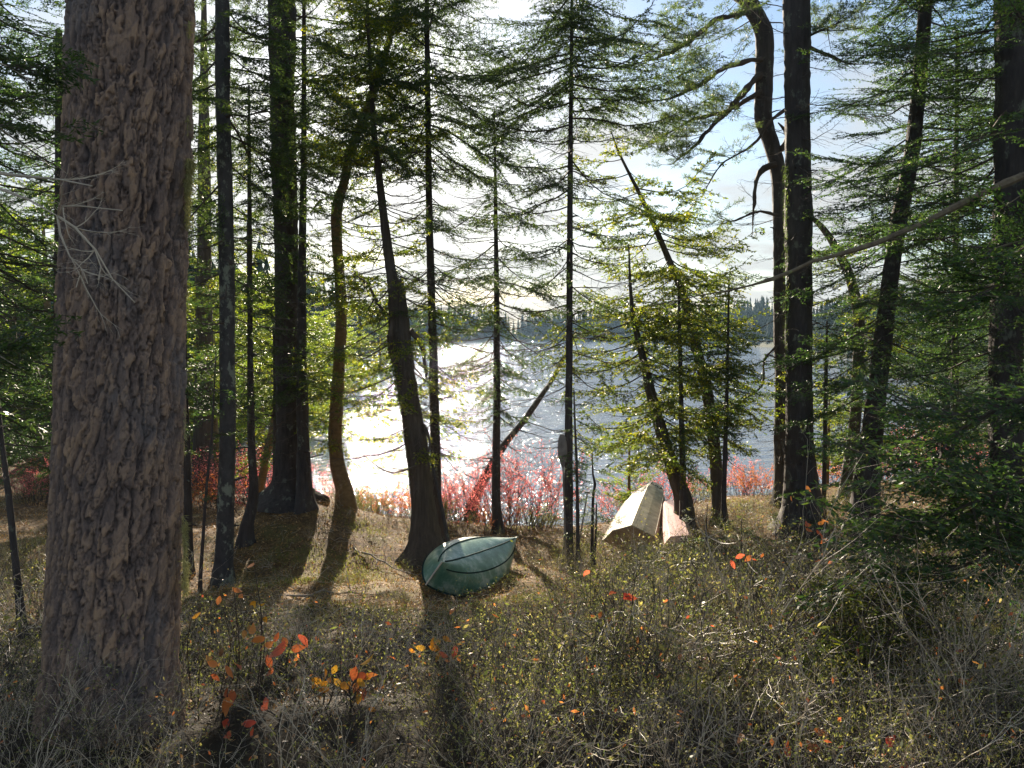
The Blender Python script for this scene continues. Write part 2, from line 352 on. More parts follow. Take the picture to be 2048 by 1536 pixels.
def branch(kind, L, seed):
    k = KIND[kind]; rng = np.random.RandomState(seed); seg = []
    n = 9; s = np.linspace(0, 1, n)
    ax = np.stack([L * s, .06 * L * np.cumsum(rng.normal(0, .35, n)) / 2, L * (k['dr'] * np.sin(s * 2.2) + k['up'] * s ** 2.2) + .02 * L * rng.normal(0, 1, n).cumsum() * .5], 1); ax[0] = 0
    axr = (.0055 + .0055 * L) * (1 - s * .82)
    for i in range(n - 1): seg.append((ax[i], ax[i + 1], axr[i], axr[i + 1]))
    lines = [(ax[i], ax[i + 1]) for i in range(int(n * .75), n - 1)]
    pos = k['start'] * L; side = 1
    while pos < L * .98:
        u = pos / L; c = np.array([np.interp(u, s, ax[:, q]) for q in range(3)])
        if rng.rand() > .12:
            l = L * k['sl'] * (1 - u) ** .65 * rng.uniform(.55, 1.15) * min(1, .35 + u * 2.2) + .07
            a = math.radians(k['ang'] + rng.normal(0, 9)); m_ = 4
            q = np.linspace(0, 1, m_); d = np.array([math.cos(a), side * math.sin(a), rng.normal(0, .12)])
            pts = c + q[:, None] * l * d + np.stack([q * 0, q * 0, l * k['sd'] * q ** 1.6], 1) + rng.normal(0, .02 * l, (m_, 3)) * q[:, None]
            pts[:, 0] += l * .12 * q ** 2
            r = .0022 + .0042 * l
            for i in range(m_ - 1): seg.append((pts[i], pts[i + 1], r * (1 - .25 * i), r * (1 - .25 * (i + 1)))); 
            for i in range(1 if kind == 'pine' else 0, m_ - 1): lines.append((pts[i], pts[i + 1]))
            sp = k['ss']; v = sp; sd2 = 1
            while v < l * .95:
                w = v / l; cc = np.array([np.interp(w, q, pts[:, z]) for z in range(3)])
                l2 = k['sub'] * (1.1 - w) * rng.uniform(.5, 1.3) + .02
                dd = unit(pts[-1] - pts[0]); lat = np.array([-dd[1], dd[0], 0]); a2 = math.radians(rng.normal(50, 10))
                e = cc + l2 * (dd * math.cos(a2) + lat * sd2 * math.sin(a2) + np.array([0, 0, k['sd'] * .6 + rng.normal(0, .15)]))
                seg.append((cc, e, .0018, .0008)); lines.append((cc, e)); v += sp * rng.uniform(.6, 1.4); sd2 = -sd2
        pos += k['st'] * rng.uniform(.5, 1.4) * (.7 + .15 * L); side = -side
    P0 = np.array([q[0] for q in seg]); P1 = np.array([q[1] for q in seg]); r0 = np.array([q[2] for q in seg]); r1 = np.array([q[3] for q in seg])
    wV, wF = prisms(P0, P1, r0, r1, 3)
    if k['L'] == 0: lV, lF = np.zeros((0, 3)), np.zeros((0, 4), int)
    else:
        A = np.array([q[0] for q in lines]); B = np.array([q[1] for q in lines])
        if kind == 'pine': A = B - (B - A) * .55
        lV, lF = blades_on(rng, A, B, [0, 0, 1.], k['L'], k['W'], k['sp'] * (1 if kind != 'pine' else 1.6), (25, 70), k['o3'])
    return wV, wF, lV, lF
PROTO = {}
def proto(kind, L):
    ls = [.6, 1.1, 1.8, 2.6]; Lq = min(ls, key=lambda q: abs(math.log(q / max(L, .2))))
    key = (kind, Lq)
    if key not in PROTO: PROTO[key] = [branch(kind, Lq, 100 * ls.index(Lq) + 7 * q + len(kind)) for q in range(6)]
    return PROTO[key], Lq
def rotm(az, pitch, roll):
    ca, sa = math.cos(az), math.sin(az); cp, sp_ = math.cos(pitch), math.sin(pitch); cr, sr = math.cos(roll), math.sin(roll)
    Rz = np.array([[ca, -sa, 0], [sa, ca, 0], [0, 0, 1]]); Ry = np.array([[cp, 0, -sp_], [0, 1, 0], [sp_, 0, cp]]); Rx = np.array([[1, 0, 0], [0, cr, -sr], [0, sr, cr]])
    return Rz @ Ry @ Rx
def add_branch(acc, rng, pos, kind, L, az, pitch, wm_=0, lm_=1):
    ps, Lq = proto(kind, L); wV, wF, lV, lF = ps[rng.randint(len(ps))]
    Rm = rotm(az, pitch, rng.normal(0, .2)) * (L / Lq); Rm = Rm @ np.diag([1, rng.choice([-1, 1]), 1])
    acc.add(wV @ Rm.T + pos, wF, wm_)
    if len(lV): acc.add(lV @ Rm.T + pos, lF, lm_)

def trunk_mesh(acc, line, rad, base_z, k=20, flare=.5, seed=0, m=0, rough=.05):
    """line (n,3), rad (n): bark-rough tube"""
    q = smooth_line(np.column_stack([line, rad]), .07); pts = q[:, :3]; r = np.maximum(q[:, 3], .003); n = len(pts)
    th = np.arange(k) * 2 * math.pi / k; h = pts[:, 2] - base_z
    hh = h[:, None]; T = th[None]
    fl = 1 + flare * np.exp(-np.clip(hh, 0, 9) / .22) * (1 + .35 * np.sin(T * 5 + seed) + .2 * np.sin(T * 3 + seed * 2))
    nz_ = (vnoise(np.cos(T) * 3.1 + seed + 9, np.sin(T) * 3.1 + 9, hh * 1.3 + 9) - .5) * 2 * rough * 1.3 + (vnoise(np.cos(T) * 9 + 20, np.sin(T) * 9 + 20, hh * 9 + seed) - .5) * rough * 1.4
    RR_ = r[:, None] * fl * (1 + nz_)
    V = pts[:, None] + np.stack([RR_ * np.cos(T), RR_ * np.sin(T), 0 * RR_], -1)
    i = np.arange(n - 1)[:, None] * k; j = np.arange(k)[None]; j2 = (j + 1) % k
    acc.add(V.reshape(-1, 3), np.stack([i + j, i + j2, i + k + j2, i + k + j], -1).reshape(-1, 4), m)
    acc.add(np.vstack([V[-1], pts[-1] + [0, 0, r[-1] * .5]]), np.array([[q_, (q_ + 1) % k, k] for q_ in range(k)]), m)
    return q

def tree(name, label, cat, Y, poly, kind, crown, dens=6.5, dead=None, ddens=3, barkm='bark_dark', top=None, seed=1, dY=0, group=None, flare=.45,
         base=True, extra=None, pitch=(.15, -.25), limbs=(), rough=.085):
    """poly: picture points (px, py, width) from the top down to the foot; crown: [(py, branch length in m)]"""
    rng = np.random.RandomState(seed)
    pts = [P(x, y, Y + dY * (1 - i / (len(poly) - 1))) for i, (x, y, w) in enumerate(poly)]; rad = [wm(w, Y) / 2 for _, _, w in poly]
    if base:
        b = pts[-1]; z0 = gz(b[0], b[1])
        if b[2] > z0 - .12: pts.append(np.array([b[0], b[1], z0 - .15])); rad.append(rad[-1] * 1.05)
        else:
            pts[-1] = np.array([b[0], b[1], z0 - .15])
    else: z0 = pts[-1][2]
    pts = pts[::-1]; rad = rad[::-1]
    if top:                                     # the part above the frame: extra height, tapering
        d = pts[-1] - pts[-2]; d = d / max(abs(d[2]), 1e-3); e = pts[-1] + np.array([d[0] * .4, 0, 1]) * top; pts.append(e); rad.append(.012)
    pts = np.array(pts); rad = np.array(rad); org = np.array([pts[0][0], pts[0][1], z0]); L = pts - org
    root = empty(name, org); tag(root, label, cat, group)
    a = Acc(); q = trunk_mesh(a, L, rad, 0.0, flare=flare, seed=seed, rough=rough)
    for _ in range(7 if rad[0] > .06 else 0):
        hq = rng.uniform(.8, max(1.2, min(9, q[-1, 2] * .7))); e_ = np.array([np.interp(hq, q[:, 2], q[:, z_]) for z_ in range(4)]); aq = rng.rand() * 6.28; dq = np.array([math.cos(aq), math.sin(aq), rng.uniform(-.1, .5)]); lq = rng.uniform(.06, .3)
        tube(np.array([e_[:3] + dq * e_[3] * .7, e_[:3] + dq * (e_[3] + lq * .5), e_[:3] + dq * (e_[3] + lq) + [0, 0, -.02]]), [.018, .014, .009], 6, a)
    if extra: extra(a, org, rng)
    a.build('trunk', [MT[barkm]], root, smooth=True)
    c = Acc(); hs = q[:, 2]; px_l = not (560 < poly[-1][0] < 1200)
    def on(h): return np.array([np.interp(h, hs, q[:, z]) for z in range(4)])
    def prof(tab):
        tab = sorted((P(1024, y, Y)[2] - org[2], l) for y, l in tab); return [z for z, _ in tab], [l for _, l in tab]
    for tab, kd, dn in ((crown, kind, dens), (dead, 'dead', ddens)):
        if not tab: continue
        zs, ls = prof(tab); h = max(zs[0], .05); az = rng.rand() * 6.28
        hi = min(zs[-1], hs[-1] - .03)
        while h < hi:
            l = np.interp(h, zs, ls)
            if l > .12:
                l *= rng.choice([.45, .8, 1.0, 1.15, 1.3]) * rng.uniform(.85, 1.1); az += 2.4 + rng.normal(0, .5); f = (h - zs[0]) / max(zs[-1] - zs[0], .1)
                e = on(h); pt = pitch[1] + (pitch[0] - pitch[1]) * f + rng.normal(0, .17)
                add_branch(c, rng, e[:3] + .6 * e[3] * np.array([math.cos(az), math.sin(az), 0]), kd, l, az, pt)
            h += (rng.exponential(1 / dn) * .6 + .4 / dn) / ((1.25 if h + org[2] < 4.8 or px_l else .66 if h + org[2] < 8.5 else 2.7) if kd != 'dead' else 2.6)
    for lb in limbs: lb(c, org, rng)
    if c.n: c.build('crown', [MT['twig'], MT[kind]], root)
    return root

def limb_px(pts, Y0, Y1, w0, w1, kind=None, n=0, bl=.9, z=0, m=0):
    """a named limb through picture points, with sprays along its outer part"""
    def f(c, org, rng):
        k = len(pts); line = np.array([P(x, y, Y0 + (Y1 - Y0) * i / (k - 1)) - org for i, (x, y) in enumerate(pts)])
        r = np.linspace(wm(w0, Y0) / 2, wm(w1, Y1) / 2, k); q = smooth_line(np.column_stack([line, r]), .12)
        nn = len(q); jj = np.cumsum(rng.normal(0, 1, (nn, 3)), 0); jj -= np.linspace(0, 1, nn)[:, None] * jj[-1]; q[:, :3] += jj * (.35 if Y0 > 6 else .28) * np.mean(q[:, 3:4]); tp = np.linspace(0, 1, nn)
        tube(q[:, :3], np.maximum(q[:, 3] * (1 + .18 * rng.normal(0, 1, nn)) * (1 - .75 * tp ** 5), .0012), 7, c, m)
        if True:
            for i in range(int(3 + nn * .22) if Y0 > 6 else 3):
                e = q[int(rng.uniform(.15, 1) * (nn - 1))]; dirv = q[-1][:3] - q[0][:3]; az = math.atan2(dirv[1], dirv[0]) + rng.normal(0, .8)
                add_branch(c, rng, e[:3], 'dead', rng.uniform(.25, .8) * (1 if Y0 > 6 else .22), az, rng.normal(-.1, .5), m)
        if kind:
            for i in range(int(n * 2.6)):
                u = rng.uniform(.3, 1.0); e = q[int(u * (len(q) - 1))]; dirv = q[-1][:3] - q[0][:3]; az = math.atan2(dirv[1], dirv[0]) + rng.normal(0, .9)
                add_branch(c, rng, e[:3], kind, bl * rng.uniform(.5, 1.1), az, rng.normal(.05, .3))
    return f

# ------------------------------------------------------------------ big pine trunk in front
def big_pine():
    Y = 3.4; rng = np.random.RandomState(3)
    prof = [(268, -60, 240), (267, 0, 245), (260, 200, 247), (254, 400, 250), (243, 768, 258), (232, 1100, 268), (219, 1440, 280)]
    pts = np.array([P(x, y, Y) for x, y, w in prof])[::-1]; rad = np.array([wm(w, Y) / 2 for _, _, w in prof])[::-1]
    x0, y0 = pts[0][0], pts[0][1]; z0 = gz(x0, y0); org = np.array([x0, y0, z0]); pts = pts - org
    pts = np.vstack([[0, 0, -.2], pts]); rad = np.concatenate([[rad[0] * 1.06], rad]); rad = rad * .915 - .006
    z = np.concatenate([np.arange(-.2, 3.75, .0046), np.linspace(3.76, 14, 160)])
    X = np.interp(z, pts[:, 2], pts[:, 0]); Yc = np.interp(z, pts[:, 2], pts[:, 1]); R = np.interp(z, pts[:, 2], rad) * np.interp(z, [-.2, .05, .35, 3.7, 14], [1.18, 1.1, 1, 1, .45])
    X = X + np.clip(z - 3.7, 0, 99) * -.02
    k = 430; th = np.arange(k) * 2 * math.pi / k; T, Z = np.meshgrid(th, z); 
    # deep fissures round long plates, each plate broken into small flakes
    wob = vnoise(np.cos(T) * 2 + 8, np.sin(T) * 2 + 8, Z * 2.0 + 5) - .5; wob2 = vnoise(np.cos(T) * 7 + 18, np.sin(T) * 7 + 18, Z * 5 + 5) - .5; wob3 = vnoise(np.cos(T) * 18 + 28, np.sin(T) * 18 + 28, Z * 22 + 5) - .5; wob4 = vnoise(np.cos(T) * 45 + 8, np.sin(T) * 45 + 8, Z * 60 + 5) - .5
    def cells(nu, asp, a1, a2, a3, a4, sd2):
        cell = 1.8 / nu; U = T / (2 * math.pi) * nu + wob * a1 + wob2 * a2 + wob3 * a3 + wob4 * a4; Vv = Z / (cell * asp) + wob2 * a2 * .5 + wob3 * a3 * .7 + wob4 * a4 + 40
        ui = np.floor(U).astype(int); vi = np.floor(Vv).astype(int); f1 = np.full(U.shape, 9.0); f2 = f1.copy(); idv = np.zeros(U.shape); js = np.random.RandomState(sd2).rand(nu, 2048, 3)
        for a_ in (-1, 0, 1):
            for b_ in (-1, 0, 1):
                J = js[(ui + a_) % nu, (vi + b_) % 2048]; d = np.hypot(U - (ui + a_ + .5 + (J[..., 0] - .5) * .95), Vv - (vi + b_ + .5 + (J[..., 1] - .5) * .95))
                n_ = d < f1; f2 = np.where(n_, f1, np.minimum(f2, d)); idv = np.where(n_, J[..., 2], idv); f1 = np.where(n_, d, f1)
        return f2 - f1, idv
    eA, iA = cells(32, 5.0, 1.2, 1.3, .6, .3, 9); eB, iB = cells(72, 2.4, 2.0, 1.6, .9, .5, 10)
    pA = np.clip(eA / .34, 0, 1) ** .7; pB = np.clip(eB / .16, 0, 1)
    deep = .45 + .75 * vnoise(np.cos(T) * 1.3 + 3, np.sin(T) * 1.3 + 3, Z * .9 + 7)
    fine = vnoise(np.cos(T) * 60 + 30, np.sin(T) * 60 + 30, Z * 60)
    flakes = iB
    disp = .022 * (pA - 1) * deep + .010 * (iB - .5) * (.3 + .7 * pB) - .004 * (1 - pB) + .007 * (iA - .5) * pA + .004 * (fine - .5) + .010 * wob + .006
    RR_ = R[:, None] + disp
    V = np.stack([X[:, None] + RR_ * np.cos(T), Yc[:, None] + RR_ * np.sin(T), Z], -1)
    n = len(z); i = np.arange(n - 1)[:, None] * k; j = np.arange(k)[None]; j2 = (j + 1) % k
    root = empty('pine_tree', org); tag(root, 'huge pine trunk with deeply plated reddish grey bark, nearest the camera', 'tree')
    tr = mk('trunk', V.reshape(-1, 3), [(np.stack([i + j, i + j2, i + k + j2, i + k + j], -1).reshape(-1, 4), 0)], [MT['bark_big']], root, smooth=True)
    att = tr.data.attributes.new('plate', 'FLOAT', 'POINT'); att.data.foreach_set('value', (.05 + .30 * pA + .42 * iB * pB + .22 * iA + .12 * (fine - .5)).ravel().astype(np.float32))
    # hanging lichen tufts on the right edge
    def lich(px, py, w, h, n):
        pts_, dd = [], []
        for _ in range(n):
            x = px + rng.normal(0, w * .3); y = py + rng.uniform(-.5, .5) * h
            pts_.append(P(x, y, Y + rng.uniform(-.10, .05)) - org); dd.append([rng.normal(.35, .5), rng.normal(0, .5), rng.normal(-1, .5)])
        pts_ = np.array(pts_); dd = np.array(dd)
        return leaves(pts_, dd, rng.normal(0, 1, dd.shape), rng.uniform(.01, .035, n), rng.uniform(.0015, .004, n))
    for (px, py, w, h, n) in ((377, 350, 11, 70, 900), (374, 400, 9, 110, 900), (384, 330, 8, 30, 180), (377, 55, 5, 30, 130), (369, 1115, 9, 150, 900), (372, 1150, 10, 50, 220), (366, 1060, 5, 60, 120), (374, 600, 4, 60, 60), (368, 860, 4, 90, 90), (375, 250, 4, 40, 60)):
        V_, F_ = lich(px, py, w, h, n); mk('lichen_tuft', V_, [(F_, 0)], [MT['lichen']], root)
    # crown far above the frame
    c = Acc()
    for q in range(46):
        h = rng.uniform(6.5, 13.8); az = rng.rand() * 6.28
        add_branch(c, rng, np.array([np.interp(h, z, X), np.interp(h, z, Yc), h]), 'pine', rng.uniform(1.6, 2.8), az, rng.normal(.1, .15))
    c.build('crown', [MT['twig'], MT['pine']], root)
big_pine()

# ------------------------------------------------------------------ trees by the shore, one by one
SPR = [(-300, 1.1), (100, 1.7), (450, 1.8), (640, 1.2)]
tree('spruce_tree', 'straight grey spruce trunk, first slim one right of the huge pine', 'tree', 12.6,
     [(444, -40, 26), (446, 200, 28), (451, 400, 29), (455, 768, 30), (452, 1000, 32), (447, 1165, 38)], 'spruce', [(-420, 1.6), (60, 2.2), (330, 2.1), (460, 1.0)], 7,
     [(420, 1.3), (700, 1.3), (1000, .5)], 3.2, 'bark_grey', 3.0, 11)
tree('pine_tree', 'thick dark pine trunk with flared foot on the mound', 'tree', 16.4,
     [(562, -40, 52), (565, 200, 48), (570, 400, 46), (576, 768, 46), (577, 950, 58), (575, 1035, 84)], 'pine', [(-420, 2.4), (60, 2.6), (330, 2.2), (430, .6)], 4,
     [(420, 1.4), (850, 1.0)], 2.0, 'bark_dark', 4.0, 12, flare=.7)
tree('spruce_tree', 'slim spruce pressed against the thick mound pine on its right side', 'tree', 15.8,
     [(608, -60, 3), (608, 60, 8), (608, 300, 11), (604, 520, 15), (604, 768, 21), (608, 950, 28), (610, 1030, 34)], 'spruce', [(60, .5), (200, 1.1), (500, 1.6), (700, 1.4), (790, .6)], 7, [(790, .9), (950, .5)], 3, seed=13)
tree('fir_tree', 'pole thin fir between the grey spruce and the thick mound pine', 'tree', 14.6,
     [(498, 170, 4), (499, 400, 8), (501, 768, 12), (503, 900, 15), (507, 990, 19), (495, 1050, 24), (492, 1085, 27)], 'spruce', [(170, .3), (400, 1.1), (650, 1.3), (800, .8)], 7, [(800, 1.0), (980, .5)], 4, seed=14)
tree('cedar_tree', 'small leaning brown trunk behind the pole thin fir', 'tree', 18.5,
     [(578, 640, 8), (562, 760, 11), (546, 850, 13), (530, 930, 16), (514, 1000, 20)], 'cedar', [(600, .8), (760, 1.2), (900, .8)], 6, seed=15, barkm='bark_tan')
tree('birch_tree', 'crooked tan trunk bent at its foot, bare of bark furrows', 'tree', 17.0,
     [(790, 20, 10), (765, 130, 13), (735, 215, 17), (712, 270, 18), (697, 310, 18), (690, 360, 18), (675, 412, 22), (674, 480, 21), (680, 560, 20), (682, 640, 22), (678, 720, 24),
      (674, 800, 26), (670, 870, 27), (675, 930, 29), (690, 985, 32), (692, 1035, 36)], 'cedar', [(20, 1.0), (150, .7), (380, .5), (450, 1.1), (650, 1.4), (820, 1.1), (900, .5)], 6, [(100, .9), (400, .9)], 3, 'bark_tan', 1.5, 16,
     limbs=[limb_px([(697, 330), (712, 320), (740, 300)], 17, 16.6, 6, 3), limb_px([(675, 410), (660, 395), (640, 402), (620, 430)], 17, 17, 8, 3)])
def stub(a, org, rng):
    l = np.array([P(x, y, 14.6) - org for x, y in ((812, 740), (806, 680), (802, 620), (799, 558))]); q = smooth_line(np.column_stack([l, [.17, .15, .12, .07]]), .08)
    tube(q[:, :3], q[:, 3] * (1 + .1 * rng.rand(len(q))), 12, a)
tree('cedar_tree', 'stout leaning cedar with a broken top beside the green canoe', 'tree', 14.6,
     [(733, -30, 5), (740, 120, 7), (747, 250, 10), (760, 370, 14), (773, 480, 18), (787, 580, 24), (795, 670, 32), (812, 760, 38), (827, 850, 41), (839, 940, 45), (848, 1020, 50), (853, 1085, 62)],
     'cedar', [(-20, .8), (150, 1.1), (350, 1.3), (560, 1.6), (740, 1.7), (850, 1.0), (930, .35)], 6.5, [(300, 1.4), (500, 1.6), (900, 1.4)], 5, 'bark_cedar', 1.5, 17, flare=.75, extra=stub,
     limbs=[limb_px([(845, 850), (860, 890), (835, 930), (790, 945), (760, 935), (720, 905)], 14.5, 13.6, 7, 2), limb_px([(800, 640), (760, 620), (730, 560), (700, 550)], 14.6, 14, 8, 3, 'cedar', 6),
            limb_px([(820, 660), (845, 690), (852, 760)], 14.6, 14.8, 14, 7), limb_px([(798, 740), (785, 700), (782, 640)], 14.5, 14.3, 10, 14)])
tree('spruce_tree', 'tall slim spruce rising straight behind the leaning cedar', 'tree', 15.6,
     [(853, -40, 8), (856, 250, 11), (858, 400, 13), (862, 560, 15), (866, 700, 17), (870, 850, 19), (873, 1000, 21), (875, 1070, 25)], 'spruce', [(-420, 1.4), (100, 2.3), (420, 2.3), (600, 1.4), (700, .7)], 6.5,
     [(300, 1.6), (640, 1.5), (960, .8)], 4.5, 'bark_dark', 2.5, 18)
tree('fir_tree', 'slim fir standing in the large red bush, feathered to its tip', 'tree', 17.2,
     [(989, 215, 2), (991, 400, 7), (993, 560, 10), (994, 768, 14), (993, 900, 16), (992, 1000, 18), (997, 1060, 20)], 'spruce', [(215, .3), (330, 1.5), (500, 1.9), (640, 1.6), (760, 1.1), (840, .5)], 7.5,
     [(380, 1.3), (700, 1.4), (900, .7)], 5.0, seed=19)
tree('spruce_tree', 'ramrod straight near black spruce that the paddle leans on', 'tree', 13.6,
     [(1144, -40, 5), (1142, 200, 8), (1140, 400, 11), (1139, 600, 12.5), (1138, 768, 14), (1137, 950, 17), (1136, 1080, 20), (1134, 1130, 23)], 'spruce', [(-420, 1.2), (60, 2.1), (300, 2.0), (520, 1.3), (640, .5)], 6.5,
     [(250, 1.3), (480, 1.3), (760, .9), (1000, .35)], 5.0, seed=20)
tree('dead_tree', 'dead grey trunk leaning over the water behind the large red bush', 'tree', 20.4,
     [(1135, 700, 7), (1110, 750, 9), (1080, 795, 12), (1045, 845, 15), (1005, 895, 18), (965, 965, 22), (945, 1010, 24)], 'spruce', None, 5, [(720, .9), (900, 1.0)], 3, 'bark_grey', seed=21)
tree('cedar_tree', 'leaning cedar with yellow green foliage behind the cream boat', 'tree', 15.4,
     [(1262, 590, 7), (1270, 650, 10), (1289, 730, 17), (1305, 800, 21), (1325, 870, 24), (1345, 940, 28), (1366, 1000, 36)], 'cedar', [(590, .8), (660, 1.6), (780, 1.9), (860, 1.4), (930, .5)], 13,
     [(560, .8), (900, 1.0)], 4, 'bark_cedar', 1.0, 22)
tree('cedar_tree', 'second leaning cedar, taller and bushy topped, right of the cream boat', 'tree', 16.2,
     [(1222, 262, 2), (1240, 310, 5), (1290, 410, 9), (1342, 530, 14), (1370, 600, 17), (1394, 700, 20), (1415, 790, 22), (1426, 870, 23), (1434, 960, 26), (1438, 1010, 30)], 'cedar', [(262, .5), (310, 1.3), (400, 1.9), (560, 1.9), (700, 1.6), (880, .8)], 13,
     [(600, 1.0), (900, .8)], 3, 'bark_cedar', seed=23)
tree('sapling', 'black sapling stem touching the first leaning cedar at its foot', 'sapling', 15.0,
     [(1357, 560, 4), (1360, 700, 8), (1363, 850, 10), (1366, 980, 13)], 'hemlock', [(560, .5), (700, .9), (850, .9), (930, .4)], 8, seed=24)
tree('sapling', 'thin dark sapling just right of the second leaning cedar', 'sapling', 15.2,
     [(1458, 560, 3), (1454, 768, 7), (1448, 980, 10)], 'hemlock', [(560, .5), (760, 1.0), (900, .7)], 7, seed=25)
tree('pine_tree', 'S-bent pine with long limbs drooping to the left', 'tree', 17.4,
     [(1470, -60, 40), (1500, 10, 36), (1528, 70, 33), (1527, 160, 33), (1527, 235, 34), (1542, 285, 31), (1554, 335, 28), (1558, 400, 25), (1559, 600, 23), (1561, 768, 23), (1562, 960, 28)], 'pine',
     [(-420, 2.2), (40, 2.0), (100, .8)], 3.5, [(430, 1.1), (900, .8)], 2.6, 'bark_dark', 4, 26,
     limbs=[limb_px([(1520, 120), (1460, 135), (1400, 178), (1350, 200), (1290, 205)], 17.3, 15.8, 12, 4, 'pine', 12, 1.0),
            limb_px([(1528, 150), (1480, 200), (1430, 255), (1385, 300), (1340, 330)], 17.3, 16.0, 14, 5, 'pine', 12, 1.0),
            limb_px([(1500, 20), (1430, 45), (1375, 85), (1320, 115), (1260, 130)], 17.3, 15.6, 13, 4, 'pine', 13, 1.1),
            limb_px([(1527, 180), (1460, 215), (1410, 230), (1370, 245), (1300, 290)], 17.3, 17.0, 10, 3, 'pine', 10, .9),
            limb_px([(1600, 205), (1545, 235), (1500, 290), (1440, 330), (1400, 400)], 17.0, 16.6, 7, 3, 'pine', 6, .8),
            limb_px([(1552, 330), (1520, 345), (1510, 400), (1505, 470)], 17.3, 17.0, 12, 5), limb_px([(1560, 300), (1575, 270), (1556, 245)], 17.3, 17.3, 11, 9),
            limb_px([(1558, 430), (1510, 425), (1460, 440), (1420, 425)], 17.3, 16.8, 7, 2, 'pine', 3, .6), limb_px([(1556, 690), (1530, 720), (1526, 770), (1490, 800), (1440, 850)], 17.3, 16.5, 6, 2)])
def lich18(c, org, rng):
    n = 900; px = 1573 + rng.normal(0, 3, n); py = 330 + rng.rand(n) ** 1.3 * 420
    pp = np.array([P(x, y, 15 - rng.uniform(.0, .2)) - org for x, y in zip(px, py)]); dd = rng.normal(0, .4, (n, 3)) + [-.3, 0, -1]
    V_, F_ = leaves(pp, dd, rng.normal(0, 1, dd.shape), rng.uniform(.03, .08, n), .01); c.add(V_, F_, 1)
tree('pine_tree', 'thick straight black pine trunk, tallest on the right bank', 'tree', 15.0,
     [(1595, -40, 46), (1594, 200, 48), (1597, 400, 50), (1598, 600, 50), (1598, 768, 51), (1600, 900, 56), (1602, 990, 72)], 'pine', [(-420, 2.4), (-60, 2.2), (-20, .5)], 3.5, [(60, 1.2), (420, 1.0), (900, .7)], 2.4, 'bark_dark', 4, 27, flare=.6,
     limbs=[lich18, limb_px([(1610, 90), (1650, 105), (1700, 125), (1740, 130)], 15, 14.4, 8, 3), limb_px([(1612, 75), (1640, 60), (1690, 40)], 15, 14.6, 7, 3, 'pine', 4, .7)])
tree('cedar_tree', 'crooked cedar curving left behind the thick black trunk', 'tree', 18.0,
     [(1610, 425, 12), (1640, 450, 14), (1672, 495, 17), (1700, 555, 19), (1718, 640, 21), (1715, 768, 22), (1706, 880, 23), (1694, 970, 26)], 'cedar', [(480, .7), (620, 1.5), (760, 1.3), (880, .7)], 7, [(500, 1.0), (900, .8)], 3, 'bark_cedar', seed=28)
tree('sapling', 'thin sapling between the thick black trunk and the crooked cedar', 'sapling', 15.6,
     [(1654, 640, 3), (1652, 760, 7), (1648, 980, 9)], 'hemlock', [(640, .5), (760, .9), (900, .6)], 7, seed=29)
tree('hemlock_tree', 'tall hemlock leaning right with dense feathery green boughs', 'tree', 14.0,
     [(1856, -60, 22), (1836, 200, 26), (1820, 330, 28), (1796, 450, 29), (1780, 560, 31), (1766, 680, 34), (1755, 768, 37), (1741, 900, 43), (1730, 1005, 54)], 'hemlock', [(-420, 1.3), (0, 1.9), (300, 2.1), (560, 1.9), (760, 1.7), (900, .9)], 9,
     [(300, 1.4), (800, 1.2)], 3, 'bark_dark', 3.0, 30)
tree('hemlock_tree', 'stout hemlock trunk at the right edge, moss streaked', 'tree', 12.2,
     [(2030, -60, 62), (2024, 300, 60), (2014, 600, 58), (2010, 768, 60), (2014, 900, 64), (2024, 1010, 74)], 'hemlock', [(-420, 1.8), (100, 2.2), (500, 2.4), (800, 2.0), (960, 1.0)], 8.5, [(200, 1.4), (900, 1.0)], 2.5, 'bark_dark', 3.0, 31, flare=.4)
tree('hemlock_tree', 'slim hemlock filling the gap left of the moss streaked trunk', 'tree', 16.5,
     [(1915, 60, 5), (1912, 400, 10), (1910, 768, 14), (1908, 1020, 18)], 'hemlock', [(60, .4), (300, 1.6), (600, 2.0), (850, 1.6), (960, .8)], 9, seed=32)
tree('sapling', 'slanting dark pole at the left edge, bare up to its fine top', 'sapling', 6.9,
     [(-12, 700, 5), (0, 850, 8), (18, 1000, 12), (34, 1150, 14), (48, 1290, 17)], 'spruce', [(640, .3), (760, .8), (860, .4)], 6, [(850, .5), (1000, .3)], 4, seed=33)
tree('sapling', 'thin dark stem hard against the right side of the huge pine', 'tree', 13.2,
     [(366, 500, 6), (370, 768, 11), (374, 900, 13), (376, 1060, 17)], 'hemlock', [(500, .5), (650, 1.2), (850, .9)], 7, seed=34)
tree('sapling', 'whip thin sapling leaning left of the grey spruce', 'sapling', 11.5,
     [(432, 700, 2), (424, 860, 4), (413, 980, 5.5), (401, 1155, 7)], 'hemlock', [(700, .3), (860, .6), (980, .3)], 6, seed=35)
tree('cedar_tree', 'shaded greenish trunk farther back, left of the grey spruce', 'tree', 23.0,
     [(408, -60, 6), (408, 300, 22), (408, 600, 30), (406, 900, 38), (404, 1020, 46)], 'cedar', [(300, 1.5), (600, 2.3), (850, 1.6)], 7, seed=36, barkm='bark_cedar')
tree('sapling', 'black stem touching the left flank of the thick mound pine', 'sapling', 17.5,
     [(548, 640, 6), (551, 800, 9), (551, 1010, 12)], 'hemlock', [(640, .6), (800, .9), (900, .4)], 6, seed=37)
tree('sapling', 'upright sapling close on the right of the near black spruce', 'sapling', 13.0,
     [(1148, 780, 2.5), (1150, 850, 4), (1154, 960, 6), (1156, 1110, 8)], 'hemlock', [(780, .3), (870, .55), (950, .3)], 6, [(900, .3), (1080, .2)], 6, seed=38)
